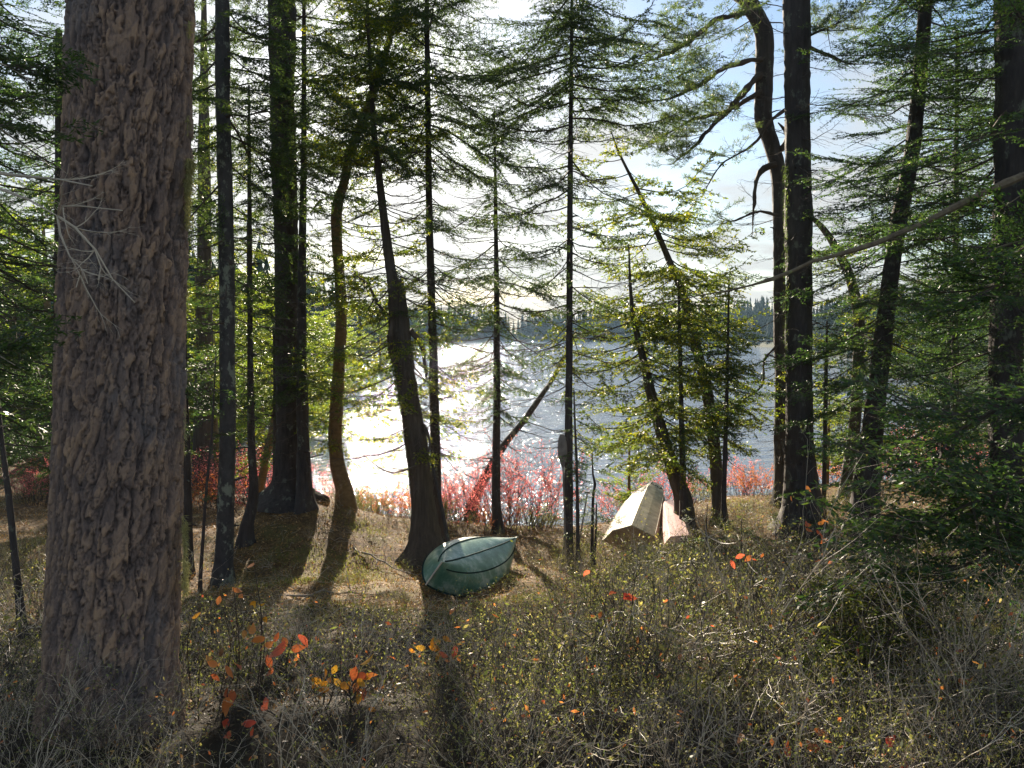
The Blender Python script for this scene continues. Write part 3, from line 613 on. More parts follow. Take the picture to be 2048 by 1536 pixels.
tree('sapling', 'knee high crooked spruce sapling between the near black spruce and the cream boat', 'sapling', 13.4,
     [(1184, 905, 2), (1186, 950, 4), (1190, 968, 5.5), (1186, 1000, 5.5), (1184, 1100, 7)], 'spruce', [(905, .25), (960, .5), (1060, .35)], 9, seed=39, flare=.2)
tree('sapling', 'shortest twiggy sapling left of the cream boat', 'sapling', 13.2,
     [(1193, 1005, 2), (1192, 1060, 4), (1190, 1105, 5)], 'spruce', [(1005, .15), (1060, .3)], 9, seed=40, flare=.2)
tree('hemlock_tree', 'dense hemlock filling the left edge behind the huge pine', 'tree', 10.5,
     [(-60, -60, 26), (-50, 400, 30), (-40, 768, 34), (-36, 1100, 42)], 'hemlock', [(-420, 1.5), (200, 1.8), (500, 2.0), (760, 1.8), (900, .8)], 8, [(100, 1.8), (800, 1.8)], 5, 'bark_dark', 3.0, 41)
tree('hemlock_tree', 'hemlock half hidden behind the left side of the huge pine', 'tree', 16.0,
     [(118, 60, 12), (120, 500, 20), (118, 1020, 30)], 'hemlock', [(-100, .8), (200, 1.4), (500, 2.0), (850, 1.6), (930, .8)], 7, [(300, 1.6), (900, 1.0)], 3, seed=42)

# near hemlock standing just right of the picture, its boughs reach in
def near_bough(name_pts, Y0, Y1, w0, w1, n, bl, kind='hemlock'): return limb_px(name_pts, Y0, Y1, w0, w1, kind, n, bl)
tree('hemlock_tree', 'near hemlock just beyond the right edge whose long bare bough crosses the view', 'tree', 4.6,
     [(2500, -200, 60), (2490, 400, 70), (2480, 1000, 80), (2480, 1500, 90)], 'hemlock', [(-420, 1.0), (-200, 1.2)], 3, seed=43, barkm='bark_dark', top=5.0,
     limbs=[limb_px([(2460, 120), (2250, 240), (2048, 340), (1930, 401), (1800, 467), (1700, 503), (1620, 527), (1500, 577), (1400, 600), (1260, 620)], 4.6, 3.8, 19, 3, m=3),
            limb_px([(2460, 250), (2200, 300), (2048, 390), (1975, 440)], 4.6, 4.2, 12, 2, m=3),
            limb_px([(2460, 420), (2200, 450), (2048, 480), (1985, 497), (1930, 530)], 4.6, 4.0, 10, 2, 'hemlock', 7, .45, m=3),
            limb_px([(2460, 560), (2250, 520), (2100, 530), (2000, 570), (1930, 600)], 4.6, 3.9, 14, 4, 'hemlock', 9, .5),
            limb_px([(2460, 700), (2250, 760), (2050, 800), (1920, 860), (1800, 940)], 4.6, 4.2, 16, 4, 'hemlock', 16, .62),
            limb_px([(2460, 800), (2250, 900), (2050, 960), (1900, 1020), (1760, 1060)], 4.6, 4.0, 16, 4, 'hemlock', 17, .66),
            limb_px([(2460, 950), (2250, 1020), (2050, 1060), (1950, 1120), (1840, 1150)], 4.6, 3.8, 14, 4, 'hemlock', 12, .5),
            limb_px([(2460, 20), (2250, 0), (2100, 20), (2010, 60)], 4.6, 4.4, 12, 3, 'hemlock', 5, .35)])
MT['mossbark'] = bark('mossy_twig_bark', [(.3, (.06, .045, .03)), (.55, (.17, .13, .08)), (.8, (.30, .27, .14))], (22, 22, 22), .6, .004, .05, (.24, .25, .10))
nh = [o_ for o_ in bpy.data.objects if o_.get('label', '').startswith('near hemlock just beyond')][0]
for ch in nh.children:
    if ch.name.startswith('crown'):
        ch.data.materials.append(MT['palewood']); ch.data.materials.append(MT['mossbark'])

# dead pale twigs hanging in front of the big trunk, from a fir off the left edge
tree('fir_tree', 'near dead fir off the left edge whose pale bare twigs hang before the huge pine', 'tree', 2.3,
     [(-420, -200, 40), (-420, 700, 46), (-425, 1536, 52)], 'spruce', None, 3, seed=44, barkm='bark_grey', top=1.5,
     limbs=[limb_px([(-400, 330), (-150, 330), (30, 352), (120, 360), (185, 372)], 2.3, 2.0, 12, 2.5, m=2), limb_px([(-400, 300), (-100, 350), (60, 400), (115, 432)], 2.3, 2.0, 13, 6, m=2),
            limb_px([(115, 432), (150, 455), (190, 500), (225, 560), (270, 605)], 2.0, 1.95, 6, 2, m=2), limb_px([(115, 432), (120, 470), (140, 515), (165, 540), (176, 568)], 2.0, 1.95, 5, 2, m=2),
            limb_px([(115, 432), (125, 412), (160, 412), (245, 421)], 2.0, 1.95, 4, 1.5, m=2), limb_px([(190, 500), (202, 535), (196, 560)], 1.97, 1.95, 3, 1.2, m=2),
            limb_px([(142, 515), (160, 550), (152, 575)], 1.97, 1.95, 2.5, 1.2, m=2), limb_px([(-400, 120), (-150, 180), (-20, 240), (60, 300)], 2.3, 2.1, 11, 3, 'spruce', 6, .22, m=2),
            limb_px([(-400, 0), (-150, 60), (10, 130), (70, 165)], 2.3, 2.1, 11, 3, 'spruce', 6, .22, m=2), limb_px([(-400, 620), (-150, 660), (-20, 700), (30, 730)], 2.3, 2.1, 9, 2, 'spruce', 5, .22, m=2)])
df = [o_ for o_ in bpy.data.objects if o_.get('label', '').startswith('near dead fir')][0]
for ch in df.children:
    if ch.name.startswith('crown'):
        ch.data.materials.append(MT['palewood'])

# ------------------------------------------------------------------ trees farther off on the left bank and right bank (copies of a few kinds)
def far_proto(kind, H, Lmax, seed, barkm, start=.12):
    rng = np.random.RandomState(seed); root = empty('far', (0, 0, 0)); a = Acc()
    line = np.array([[0, 0, -.3], [.05 * H * rng.normal(0, .3), 0, H * .5], [0, 0, H]]); trunk_mesh(a, line, [.016 * H + .03, .011 * H, .01], 0, 10, .3, seed); a.build('trunk', [MT[barkm]], root, True)
    c = Acc(); h = H * start
    while h < H * .985:
        f = (h / H - start) / (1 - start)
        l = Lmax * ((1 - f) ** .75 if kind != 'bright' else (math.sin(math.pi * min(1, f * .9 + .12)) ** .6)) + .2
        add_branch(c, rng, np.array([0, 0, h]), kind, l * rng.uniform(.6, 1.1), rng.rand() * 6.28, rng.normal(.0 if kind != 'bright' else .35, .15)); h += rng.exponential(.09) + .03
    c.build('crown', [MT['twig'], MT[kind]], root); return root
fp = {'hemlock': far_proto('hemlock', 11, 2.6, 60, 'bark_dark'), 'bright': far_proto('bright', 9, 2.6, 61, 'bark_tan'), 'spruce': far_proto('spruce', 12, 2.2, 62, 'bark_dark')}
used = set()
NM = {'hemlock': ('hemlock_tree', 'tree'), 'bright': ('broadleaf_tree', 'tree'), 'spruce': ('spruce_tree', 'tree')}
def place(kind, px, Y, s, rz, label, group, sq=1.0):
    o = fp[kind] if kind not in used else copy_tree(fp[kind]); used.add(kind); o.name = NM[kind][0]
    x = (px - CX) / F * Y; o.location = (x, Y, gz(x, Y) - .05); o.scale = (s * sq, s * sq, s); o.rotation_euler = (0, 0, rz); tag(o, label, NM[kind][1], group); return o
rng = np.random.RandomState(77)
KN = {'hemlock': 'dark green hemlock', 'bright': 'sunlit yellow green leafy tree', 'spruce': 'pointed dark spruce'}
FT = [  # kind, px, distance, scale, where
 ('bright', 30, 27, .95, 'at the left edge of the bank'), ('bright', 95, 36, 1.25, 'behind the left edge hemlock'), ('bright', 395, 30, .78, 'right behind the huge pine'),
 ('bright', 470, 37, .90, 'behind the grey spruce'), ('bright', 540, 46, 1.0, 'behind the thick mound pine'), ('bright', 620, 52, .95, 'right of the thick mound pine'),
 ('hemlock', 330, 34, 1.0, 'hidden mostly by the huge pine'), ('hemlock', 440, 46, 1.05, 'between grey spruce and pole thin fir'), ('hemlock', 570, 60, 1.1, 'far behind the mound'),
 ('bright', 680, 66, .9, 'far behind the crooked tan trunk'), ('spruce', 720, 84, 1.1, 'on the far left bank beside the tan trunk'), ('bright', 760, 92, 1.1, 'on the far left bank behind the leaning cedar'),
 ('spruce', 790, 112, 1.25, 'at the far bend of the left bank'), ('spruce', 650, 78, 1.1, 'far off between mound pine and tan trunk'), ('spruce', 500, 70, 1.15, 'far behind the pole thin fir'),
 ('hemlock', -30, 24, .9, 'outermost on the left'), ('hemlock', 175, 30, 1.1, 'hidden behind the huge trunk'), ('bright', 250, 44, 1.2, 'far behind the huge trunk'),
 ('bright', 430, 25.5, .62, 'low on the bank behind the grey spruce'), ('bright', 520, 31, .7, 'on the bank behind the mound'), ('bright', 585, 38, .8, 'just showing beside the mound pine'), ('bright', 640, 44, .85, 'left of the tan trunk near the water'),
 ('hemlock', 2080, 26, 1.0, 'outermost on the right bank'), ('hemlock', 1985, 34, 1.0, 'far behind the moss streaked trunk'), ('spruce', 2040, 48, 1.1, 'far right behind the moss streaked trunk'),
 ('hemlock', 1900, 21.5, .55, 'low by the water on the right'), ('bright', 1262, 19.6, .30, 'low, just behind the yellow green cedar'), ('bright', 1660, 20.2, .32, 'low, right of the thick black trunk')]
for q, (kd, px, Y, s, wh) in enumerate(FT):
    place(kd, px, Y, s, rng.rand() * 6.28, KN[kd] + ' ' + wh, 'trees farther along the banks', 1.15)

# far shore forest, one mass
def far_forest():
    rng = np.random.RandomState(8); V = []; Fq = []; n0 = 0
    pts = []
    nl = len(LAKE)
    for i in range(8, nl - 1):
        a = LAKE[i]; b = LAKE[(i + 1) % nl]; L = np.linalg.norm(b - a); e = (b - a) / L; nrm_ = np.array([e[1], -e[0]])
        for _ in range(int(L * 4.2)):
            u = rng.rand() * L; d = .3 + rng.exponential(8) if rng.rand() < .75 else rng.uniform(1, 45)
            pts.append((a + e * u + nrm_ * d, d))
    for (pt, d) in pts:
        x, y = pt; r_ = math.hypot(x, y)
        if r_ < 45 or lake_sd(np.array([x]), np.array([y]))[0] < .15: continue
        if abs(math.degrees(math.atan2(x, y))) > 50: continue
        z = gz(x, y) - .5; H = rng.uniform(5, 14) * (.75 + .35 * vnoise(np.array(x / 14 + 50), np.array(y / 14 + 50), np.array(1.0))) * (.8 if x > 30 and y < 250 else 1); w = H * rng.uniform(.13, .22)
        tiers = 11; k = 7
        for t_ in range(tiers):
            f = t_ / tiers; zz = z + H * (.06 + .9 * f); rad = w * (1 - f) ** .8 + .15; ph = rng.rand() * 6.28
            ang = ph + np.arange(k) * 2 * math.pi / k + rng.normal(0, .25, k); rr_ = rad * rng.uniform(.55, 1.25, k)
            c = np.array([x, y, zz + H / tiers * 1.1])
            tip = np.stack([x + rr_ * np.cos(ang), y + rr_ * np.sin(ang), zz - rr_ * .25 + rng.normal(0, .1, k)], 1)
            l_ = np.stack([x + rr_ * .55 * np.cos(ang + .5), y + rr_ * .55 * np.sin(ang + .5), np.full(k, zz + .1 * H / tiers)], 1)
            r2 = np.stack([x + rr_ * .55 * np.cos(ang - .5), y + rr_ * .55 * np.sin(ang - .5), np.full(k, zz + .1 * H / tiers)], 1)
            V.append(np.stack([np.repeat(c[None], k, 0), l_, tip, r2], 1).reshape(-1, 3)); Fq.append(np.arange(4 * k).reshape(k, 4) + n0); n0 += 4 * k
    o = mk('far_forest', np.concatenate(V), [(np.concatenate(Fq), 0)], [MT['far']])
    tag(o, 'hazy blue green conifer forest along the far shore', 'forest', kind='stuff')
far_forest()

# ------------------------------------------------------------------ red bushes along the shore
def bush(seed, H, R, leafm, n=46, leaf=.030):
    rng = np.random.RandomState(seed); seg = []; Lp = []; root = empty('bush', (0, 0, 0))
    for i in range(n):
        az = rng.rand() * 6.28; r0 = rng.rand() ** .5 * R * .45; p = np.array([r0 * math.cos(az), r0 * math.sin(az), -.05]); out = rng.uniform(.05, .5)
        d = unit([out * math.cos(az), out * math.sin(az), 1]); hgt = H * rng.uniform(.55, 1.0); st = 7; rad = .007
        for s_ in range(st):
            d = unit(d + rng.normal(0, .22, 3) + [0, 0, .03]); q = p + d * hgt / st; seg.append((p, q, rad * (1 - s_ / st * .75), rad * (1 - (s_ + 1) / st * .75)))
            if s_ >= 2:
                for _ in range(rng.randint(1, 4)):
                    dd = unit(d + rng.normal(0, .55, 3)); e = q + dd * rng.uniform(.1, .3) * (H / 1.2); seg.append((q, e, .0028, .0012))
                    m_ = rng.randint(5, 12); u = rng.rand(m_)[:, None]; Lp.append(q + (e - q) * u)
            p = q
    a = Acc(); V, Fq = prisms([s[0] for s in seg], [s[1] for s in seg], [s[2] for s in seg], [s[3] for s in seg]); a.add(V, Fq); a.build('stems', [MT['brushwood']], root)
    Lp = np.concatenate(Lp); k = len(Lp); D = rng.normal(0, 1, (k, 3)) + [0, 0, .5]
    V, Fq = leaves(Lp, D, rng.normal(0, 1, (k, 3)), leaf * rng.uniform(.6, 1.3, k), leaf * .45); b = Acc(); b.add(V, Fq); b.build('foliage', [MT[leafm]], root); return root
bp = {'red': bush(1, 1.55, 1.1, 'red', 62), 'redb': bush(2, 1.2, 1.0, 'red', 40), 'or': bush(3, .95, 1.0, 'orange', 42), 'ol': bush(4, .9, 1.0, 'brush', 50)}
bu = set()
BL = [ # kind, px, Y, scale, label
 ('red', 1045, 18.8, 1.5, 'largest crimson bush standing right of the slim fir'), ('red', 950, 18.6, 1.3, 'crimson and orange bush left of the slim fir'), ('redb', 905, 18.2, .9, 'low red bush behind the leaning pole'),
 ('or', 770, 19.6, 1.1, 'orange bush by the water between tan trunk and leaning cedar'), ('or', 815, 18.6, .95, 'orange bush tight against the leaning cedar'), ('ol', 740, 18.4, .9, 'olive brown bush at the foot of the tan trunk'),
 ('redb', 650, 20.8, 1.25, 'pinkish red bush between mound pine and tan trunk'), ('red', 470, 20.5, 1.2, 'red bush right of the grey spruce'), ('red', 525, 21, 1.15, 'red bush behind the pole thin fir'),
 ('or', 405, 19, 1.1, 'orange bush in the gap beside the huge pine'), ('red', 60, 19.5, .95, 'red bush at the left edge of the bank'),
 ('redb', 1240, 19.9, .95, 'small magenta bush left of the cream boat'), ('red', 1330, 20.3, .95, 'red bush behind the cream boat'), ('ol', 1400, 20.6, .95, 'olive bush between the two leaning cedars'),
 ('redb', 1480, 20.8, 1.05, 'pale red bush right of the second leaning cedar'), ('or', 1520, 19.8, 1.0, 'yellowish bush at the foot of the S-bent pine'), ('or', 1680, 20.6, .9, 'orange bush behind the crooked cedar'),
 ('red', 1780, 20.5, 1.05, 'red bush right of the leaning hemlock'), ('red', 1850, 19.6, 1.15, 'red bush by the water under the hemlock boughs'), ('redb', 1920, 21, 1.3, 'pink bush left of the moss streaked trunk'),
 ('red', 2045, 17, 1.25, 'brightest red bush at the right edge'), ('or', 1000, 17.6, .8, 'orange leaved bush in front of the largest crimson one'), ('ol', 1080, 18.2, .8, 'brown bush on the bank behind the near black spruce'),
 ('ol', 690, 20, .9, 'brown bush behind the foot of the tan trunk'), ('ol', 870, 17.4, .75, 'brown bush behind the foot of the leaning cedar')]
for kd, px, Y, s, lb in BL:
    o = bp[kd] if kd not in bu else copy_tree(bp[kd]); bu.add(kd); o.name = 'shore_bush'
    x = (px - CX) / F * Y; o.location = (x, Y, gz(x, Y)); o.scale = (s * 1.1, s * .9, s); o.rotation_euler = (0, 0, rng.rand() * 6.28); tag(o, lb, 'bush', 'bushes along the shore')

# small evergreen seedlings on the right bank
sd_ = far_proto('hemlock', 1.5, .75, 91, 'bark_dark', .03); sd_.name = 'hemlock_seedling'
SL = [(1420, 13.6, .8, 'seedling below the second leaning cedar'), (1490, 13.2, .7, 'seedling right of the second leaning cedar'), (1560, 12.6, .75, 'seedling in front of the S-bent pine'), (1650, 12.2, .9, 'seedling in front of the thick black trunk'),
      (1720, 11.4, .9, 'seedling at the foot of the leaning hemlock'), (1800, 10.6, 1.0, 'seedling right of the leaning hemlock foot'), (1900, 9.6, 1.1, 'tall seedling left of the moss streaked trunk'), (2010, 8.8, 1.15, 'seedling at the right edge'),
      (1610, 14.8, 1.0, 'seedling hiding the foot of the thick black trunk'), (1370, 14.6, .5, 'small seedling beside the cream boat')]
for q, (px, Y, s, lb) in enumerate(SL):
    o = sd_ if q == 0 else copy_tree(sd_); x = (px - CX) / F * Y; o.location = (x, Y, gz(x, Y)); o.scale = (s, s, s * .8); o.rotation_euler = (0, 0, q * 1.3); tag(o, 'green hemlock ' + lb, 'seedling', 'hemlock seedlings on the right bank')

# ------------------------------------------------------------------ brush in the foreground (uncountable)
def shrub_proto(seed, H=.75, n=5, leafn=1.0, spread=.5):
    rng = np.random.RandomState(seed); seg = []; Lp = []; Ld = []
    def grow(p, d, L, r, lev):
        st = max(3, int(L / .065)); 
        for s_ in range(st):
            d = unit(d + rng.normal(0, .20, 3) + [0, 0, .04 if lev < 2 else .0]); q = p + d * L / st; r2 = r * (1 - .55 / st)
            seg.append((p, q, r, r2)); p = q; r = r2
            if lev < 3 and rng.rand() < (.62 if lev < 2 else .35) and s_ > 0: grow(p, unit(d + rng.normal(0, .75, 3)), L * rng.uniform(.3, .6), r * .62, lev + 1)
            if lev >= 1 and rng.rand() < .42 * leafn: Lp.append(p); Ld.append(d + rng.normal(0, .7, 3))
    for i in range(n):
        az = rng.rand() * 6.28; grow(np.array([.12 * math.cos(az), .12 * math.sin(az), -.04]) * rng.rand(), unit([spread * math.cos(az), spread * math.sin(az), 1]), H * rng.uniform(.6, 1.1), .0036, 0)
    V, Fq = prisms([s[0] for s in seg], [s[1] for s in seg], [s[2] for s in seg], [s[3] for s in seg])
    Lp = np.array(Lp).reshape(-1, 3); Ld = np.array(Ld).reshape(-1, 3); k = len(Lp)
    lV, lF = leaves(Lp, Ld, rng.normal(0, 1, (k, 3)), rng.uniform(.009, .024, k), rng.uniform(.005, .012, k)) if k else (np.zeros((0, 3)), np.zeros((0, 4), int))
    kb = rng.randint(3, 12); ib = rng.randint(0, len(seg), kb); pb = np.array([seg[q][1] for q in ib]); db = rng.normal(0, 1, (kb, 3)) + [0, 0, -.3]; bV, bF = leaves(pb, db, rng.normal(0, 1, (kb, 3)), rng.uniform(.03, .055, kb), rng.uniform(.012, .026, kb)); lF = np.vstack([lF, bF + len(lV)]); lV = np.vstack([lV, bV])
    return V, Fq, lV, lF
SP = [shrub_proto(260 + i, [.5, .42, .6][i], 7, 4.5, [.8, 1.1, .6][i]) for i in range(3)] + [shrub_proto(200 + i, [.75, .6, .8, .5, .85, .65, .4, .7][i], 5, [.4, 1.6, .7, 2.2, .15, 1.2, 2.0, .5][i], [.45, .8, .3, .9, .5, .6, 1.2, .7][i]) for i in range(8)]
def brush():
    rng = np.random.RandomState(21); a = Acc(); cnt = 0; tries = 0
    while cnt < 1250 and tries < 20000:
        tries += 1
        Y = 2.5 + 11.8 * rng.rand() ** 1.25; px = rng.uniform(-120, 2170); x = (px - CX) / F * Y
        if Y > 9.2 and px < 1240 and not (px < 330): continue
        if 350 < px < 860 and Y > 7.2: continue
        if px > 1240 and Y > 12.5 + rng.rand() * 2 and px < 1400: continue
        if px < 350 and Y > 6 and rng.rand() < .6: continue
        if 820 < px < 1130 and Y > 7.4: continue
        if 350 < px < 830 and Y < 3.7 and rng.rand() < .45: continue
        if 1180 < px < 1360 and Y > 10.5: continue
        if px < 900 and 3.6 < Y < 9 and rng.rand() < .4: continue
        V, Fq, lV, lF = SP[rng.randint(11)]; gq = gz(x, Y); cap = (5.2 - (np.interp(px, [0, 350, 600, 820, 1080, 1180, 1400, 1700, 2048], [1090, 1190, 1205, 1212, 1200, 1125, 1050, 1010, 1000]) - 660) / F * Y - gq) / (.92 * V[:, 2].max())
        if cap < .28: continue
        s = rng.uniform(.55, 1.3) * (.8 if px < 900 else 1.0) * (.55 if Y < 3.6 else 1); s = min(s, cap * rng.uniform(.75, 1.2)); az = rng.rand() * 6.28; Rm = rotm(az, 0, 0) * s; Rm = Rm @ np.diag([1, 1, rng.uniform(.8, 1.15)])
        pos = np.array([x, Y, gq]); pale = 2 if rng.rand() < .42 else 0
        a.add(V @ Rm.T + pos, Fq, pale); 
        if len(lV):
            om = 3 if rng.rand() < .5 else 1; a.add(lV @ Rm.T + pos, lF[:-3], 1); a.F.setdefault((4, om), []).append(lF[-3:] + a.n - len(lV))
        cnt += 1
    def patch(num, pa, pb, ya, yb, sa, sb):
        for _ in range(num):
            px = rng.uniform(pa, pb); Y = rng.uniform(ya, yb); x = (px - CX) / F * Y
            if lake_sd(np.array([x]), np.array([Y]))[0] < .8 or (math.hypot(x - 2.75, (Y - 16.2) * .45) < 1.0) or (math.hypot(x + .8, (Y - 13.0) * .6) < .95): continue
            V, Fq, lV, lF = SP[rng.choice([0, 1, 2, 4, 6, 8, 9])]; s = rng.uniform(sa, sb); Rm = rotm(rng.rand() * 6.28, 0, 0) * s; pos = np.array([x, Y, gz(x, Y)])
            a.add(V @ Rm.T + pos, Fq, 2 if rng.rand() < .35 else 0); a.add(lV @ Rm.T + pos, lF, 1)
    patch(330, 1120, 1800, 10.5, 17.5, .45, .95); patch(170, 370, 850, 8, 15.5, .25, .55); patch(90, 560, 1130, 15.5, 19.5, .4, .8); patch(70, 1010, 1130, 9, 15, .25, .5); patch(120, -80, 120, 8, 16, .4, .8); patch(90, 1240, 1420, 13, 14.3, .4, .7)
    o = a.build('undergrowth', [MT['brushwood'], MT['brush'], MT['palewood'], MT['orange']]); tag(o, 'tangle of thin bare twigs and small dry leaves over the slope', 'undergrowth', kind='stuff')
brush()
def litter():
    rng = np.random.RandomState(31); n = 140000; Y = 2 + 19 * rng.rand(n) ** .75; px = rng.uniform(-200, 2250, n); x = (px - CX) / F * Y; d = lake_sd(x, Y); k = d > .5; x, Y = x[k], Y[k]; n = len(x)
    p = np.stack([x, Y, gh(x, Y) + rng.uniform(.0, .05, n)], 1); D = rng.normal(0, 1, (n, 3)) * [1, 1, .6]
    sz = rng.uniform(.016, .05, n) * np.interp(Y, [2, 5, 9], [.6, .75, 1.15]); V, Fq = leaves(p, D, np.cross(D, [0, 0, 1.]) + rng.normal(0, .5, (n, 3)), sz, sz * rng.uniform(.25, .6, n), rng.normal(0, .006, (n, 3)))
    ns = 6000; ys = 4.8 + 15 * rng.rand(ns); xs = (rng.uniform(-150, 2200, ns) - CX) / F * ys; kk = lake_sd(xs, ys) > .6; xs, ys = xs[kk], ys[kk]; ns = len(xs); a_ = rng.rand(ns) * 6.28; ls = rng.uniform(.06, .32, ns)
    xe, ye = xs + ls * np.cos(a_), ys + ls * np.sin(a_); r0 = rng.uniform(.0015, .0042, ns); p0 = np.stack([xs, ys, gh(xs, ys) + rng.uniform(.01, .06, ns)], 1); p1 = np.stack([xe, ye, gh(xe, ye) + rng.uniform(.01, .12, ns)], 1); pm = (p0 + p1) / 2 + rng.normal(0, 1, (ns, 3)) * ls[:, None] * .12; pm[:, 2] = np.maximum(pm[:, 2], gh(pm[:, 0], pm[:, 1]) + .01); pV, pF = prisms(np.vstack([p0, pm]), np.vstack([pm, p1]), np.concatenate([r0, r0 * .75]), np.concatenate([r0 * .75, r0 * .4]), 3)
    ac = Acc(); nearq = np.repeat((Y < 9) & (rng.rand(n) < .72), 1); ac.add(V, Fq[~nearq], 0); ac.F.setdefault((4, 2), []).append(Fq[nearq]); ac.add(pV, pF, 1); o = ac.build('leaf_litter', [MT['litter'], MT['palewood'], MT['litter_shade']]); tag(o, 'fallen tan and brown leaves and sticks covering the bank', 'leaf litter', kind='stuff')  # most leaves near the camera take the painted-in shade tone
    n = 34000; cx_ = np.concatenate([rng.uniform(-6, 7, 44), rng.uniform(.3, 3.2, 16)]); cy_2 = np.concatenate([3 + 15 * rng.rand(44), rng.uniform(3.2, 5.5, 16)]); w = rng.randint(0, 60, n); x = cx_[w] + rng.normal(0, .35, n); Y = cy_2[w] + rng.normal(0, .35, n); k = lake_sd(x, Y) > .4; x, Y = x[k], Y[k]; n = len(x)
    p = np.stack([x, Y, gh(x, Y)], 1); D = rng.normal(0, .6, (n, 3)) + [0, 0, 1]; V, Fq = leaves(p, D, rng.normal(0, 1, (n, 3)), rng.uniform(.03, .11, n), .008)
    o = mk('moss_tufts', V, [(Fq, 0)], [MT['moss']]); tag(o, 'yellow green moss and grass tufts dotted over the slope', 'moss', kind='stuff')
litter()

# ------------------------------------------------------------------ stems with big coloured leaves
def sprig(px, py, Y, n, leafm, label, seed, sz=.055, spread=14, curl=0):
    rng = np.random.RandomState(seed); top = P(px, py, Y); gx_, gy_ = top[0] + rng.normal(0, .06), top[1] + rng.normal(0, .06); z0 = gz(gx_, gy_); org = np.array([gx_, gy_, z0]); root = empty('leafy_shoot', org)
    tag(root, label, 'shoot', 'leafy shoots with coloured leaves'); t = top - org; a = Acc()
    mid = t * .5 + rng.normal(0, .03, 3); q = smooth_line(np.column_stack([np.array([[0, 0, -.05], mid, t]), [.004, .003, .0015]]), .05); tube(q[:, :3], q[:, 3], 5, a)
    l = Acc()
    for i in range(n):
        c = t + np.array([rng.normal(0, spread / F * Y), rng.normal(0, .03), rng.normal(0, spread / F * Y * .8)]) if n > 1 else t
        if n > 1: tube(np.array([q[-3][:3], (q[-3][:3] + c) / 2 + rng.normal(0, .004, 3), c]), [.0015, .0012, .0008], 4, a)
        D = unit(rng.normal(0, .7, 3) + [0, -.2, -.35]); S = unit(np.cross(D, rng.normal(0, .5, 3) + [0, -1, .4])); Nn = np.cross(D, S); L = 1.2 * sz * rng.uniform(.75, 1.25); Wd = L * rng.uniform(.42, .6)
        m_ = 7; u = np.linspace(0, 1, m_); ww = np.sin(np.pi * u ** .8) * Wd * .5 + 1e-4; cu = (curl + rng.uniform(-.25, .25)) * L
        mid_ = c + D * (u * L)[:, None] + Nn * (cu * (u - .5) ** 2 * 2)[:, None]
        V = np.concatenate([mid_ + S * ww[:, None] + Nn * (.25 * ww)[:, None], mid_, mid_ - S * ww[:, None] + Nn * (.25 * ww)[:, None]]); i_ = np.arange(m_ - 1)
        l.add(V, np.concatenate([np.stack([i_, i_ + 1, i_ + 1 + m_, i_ + m_], 1), np.stack([i_ + m_, i_ + m_ + 1, i_ + 1 + 2 * m_, i_ + 2 * m_], 1)]))
    a.build('stem', [MT['brushwood']], root); l.build('leaves', [MT[leafm]], root, True)
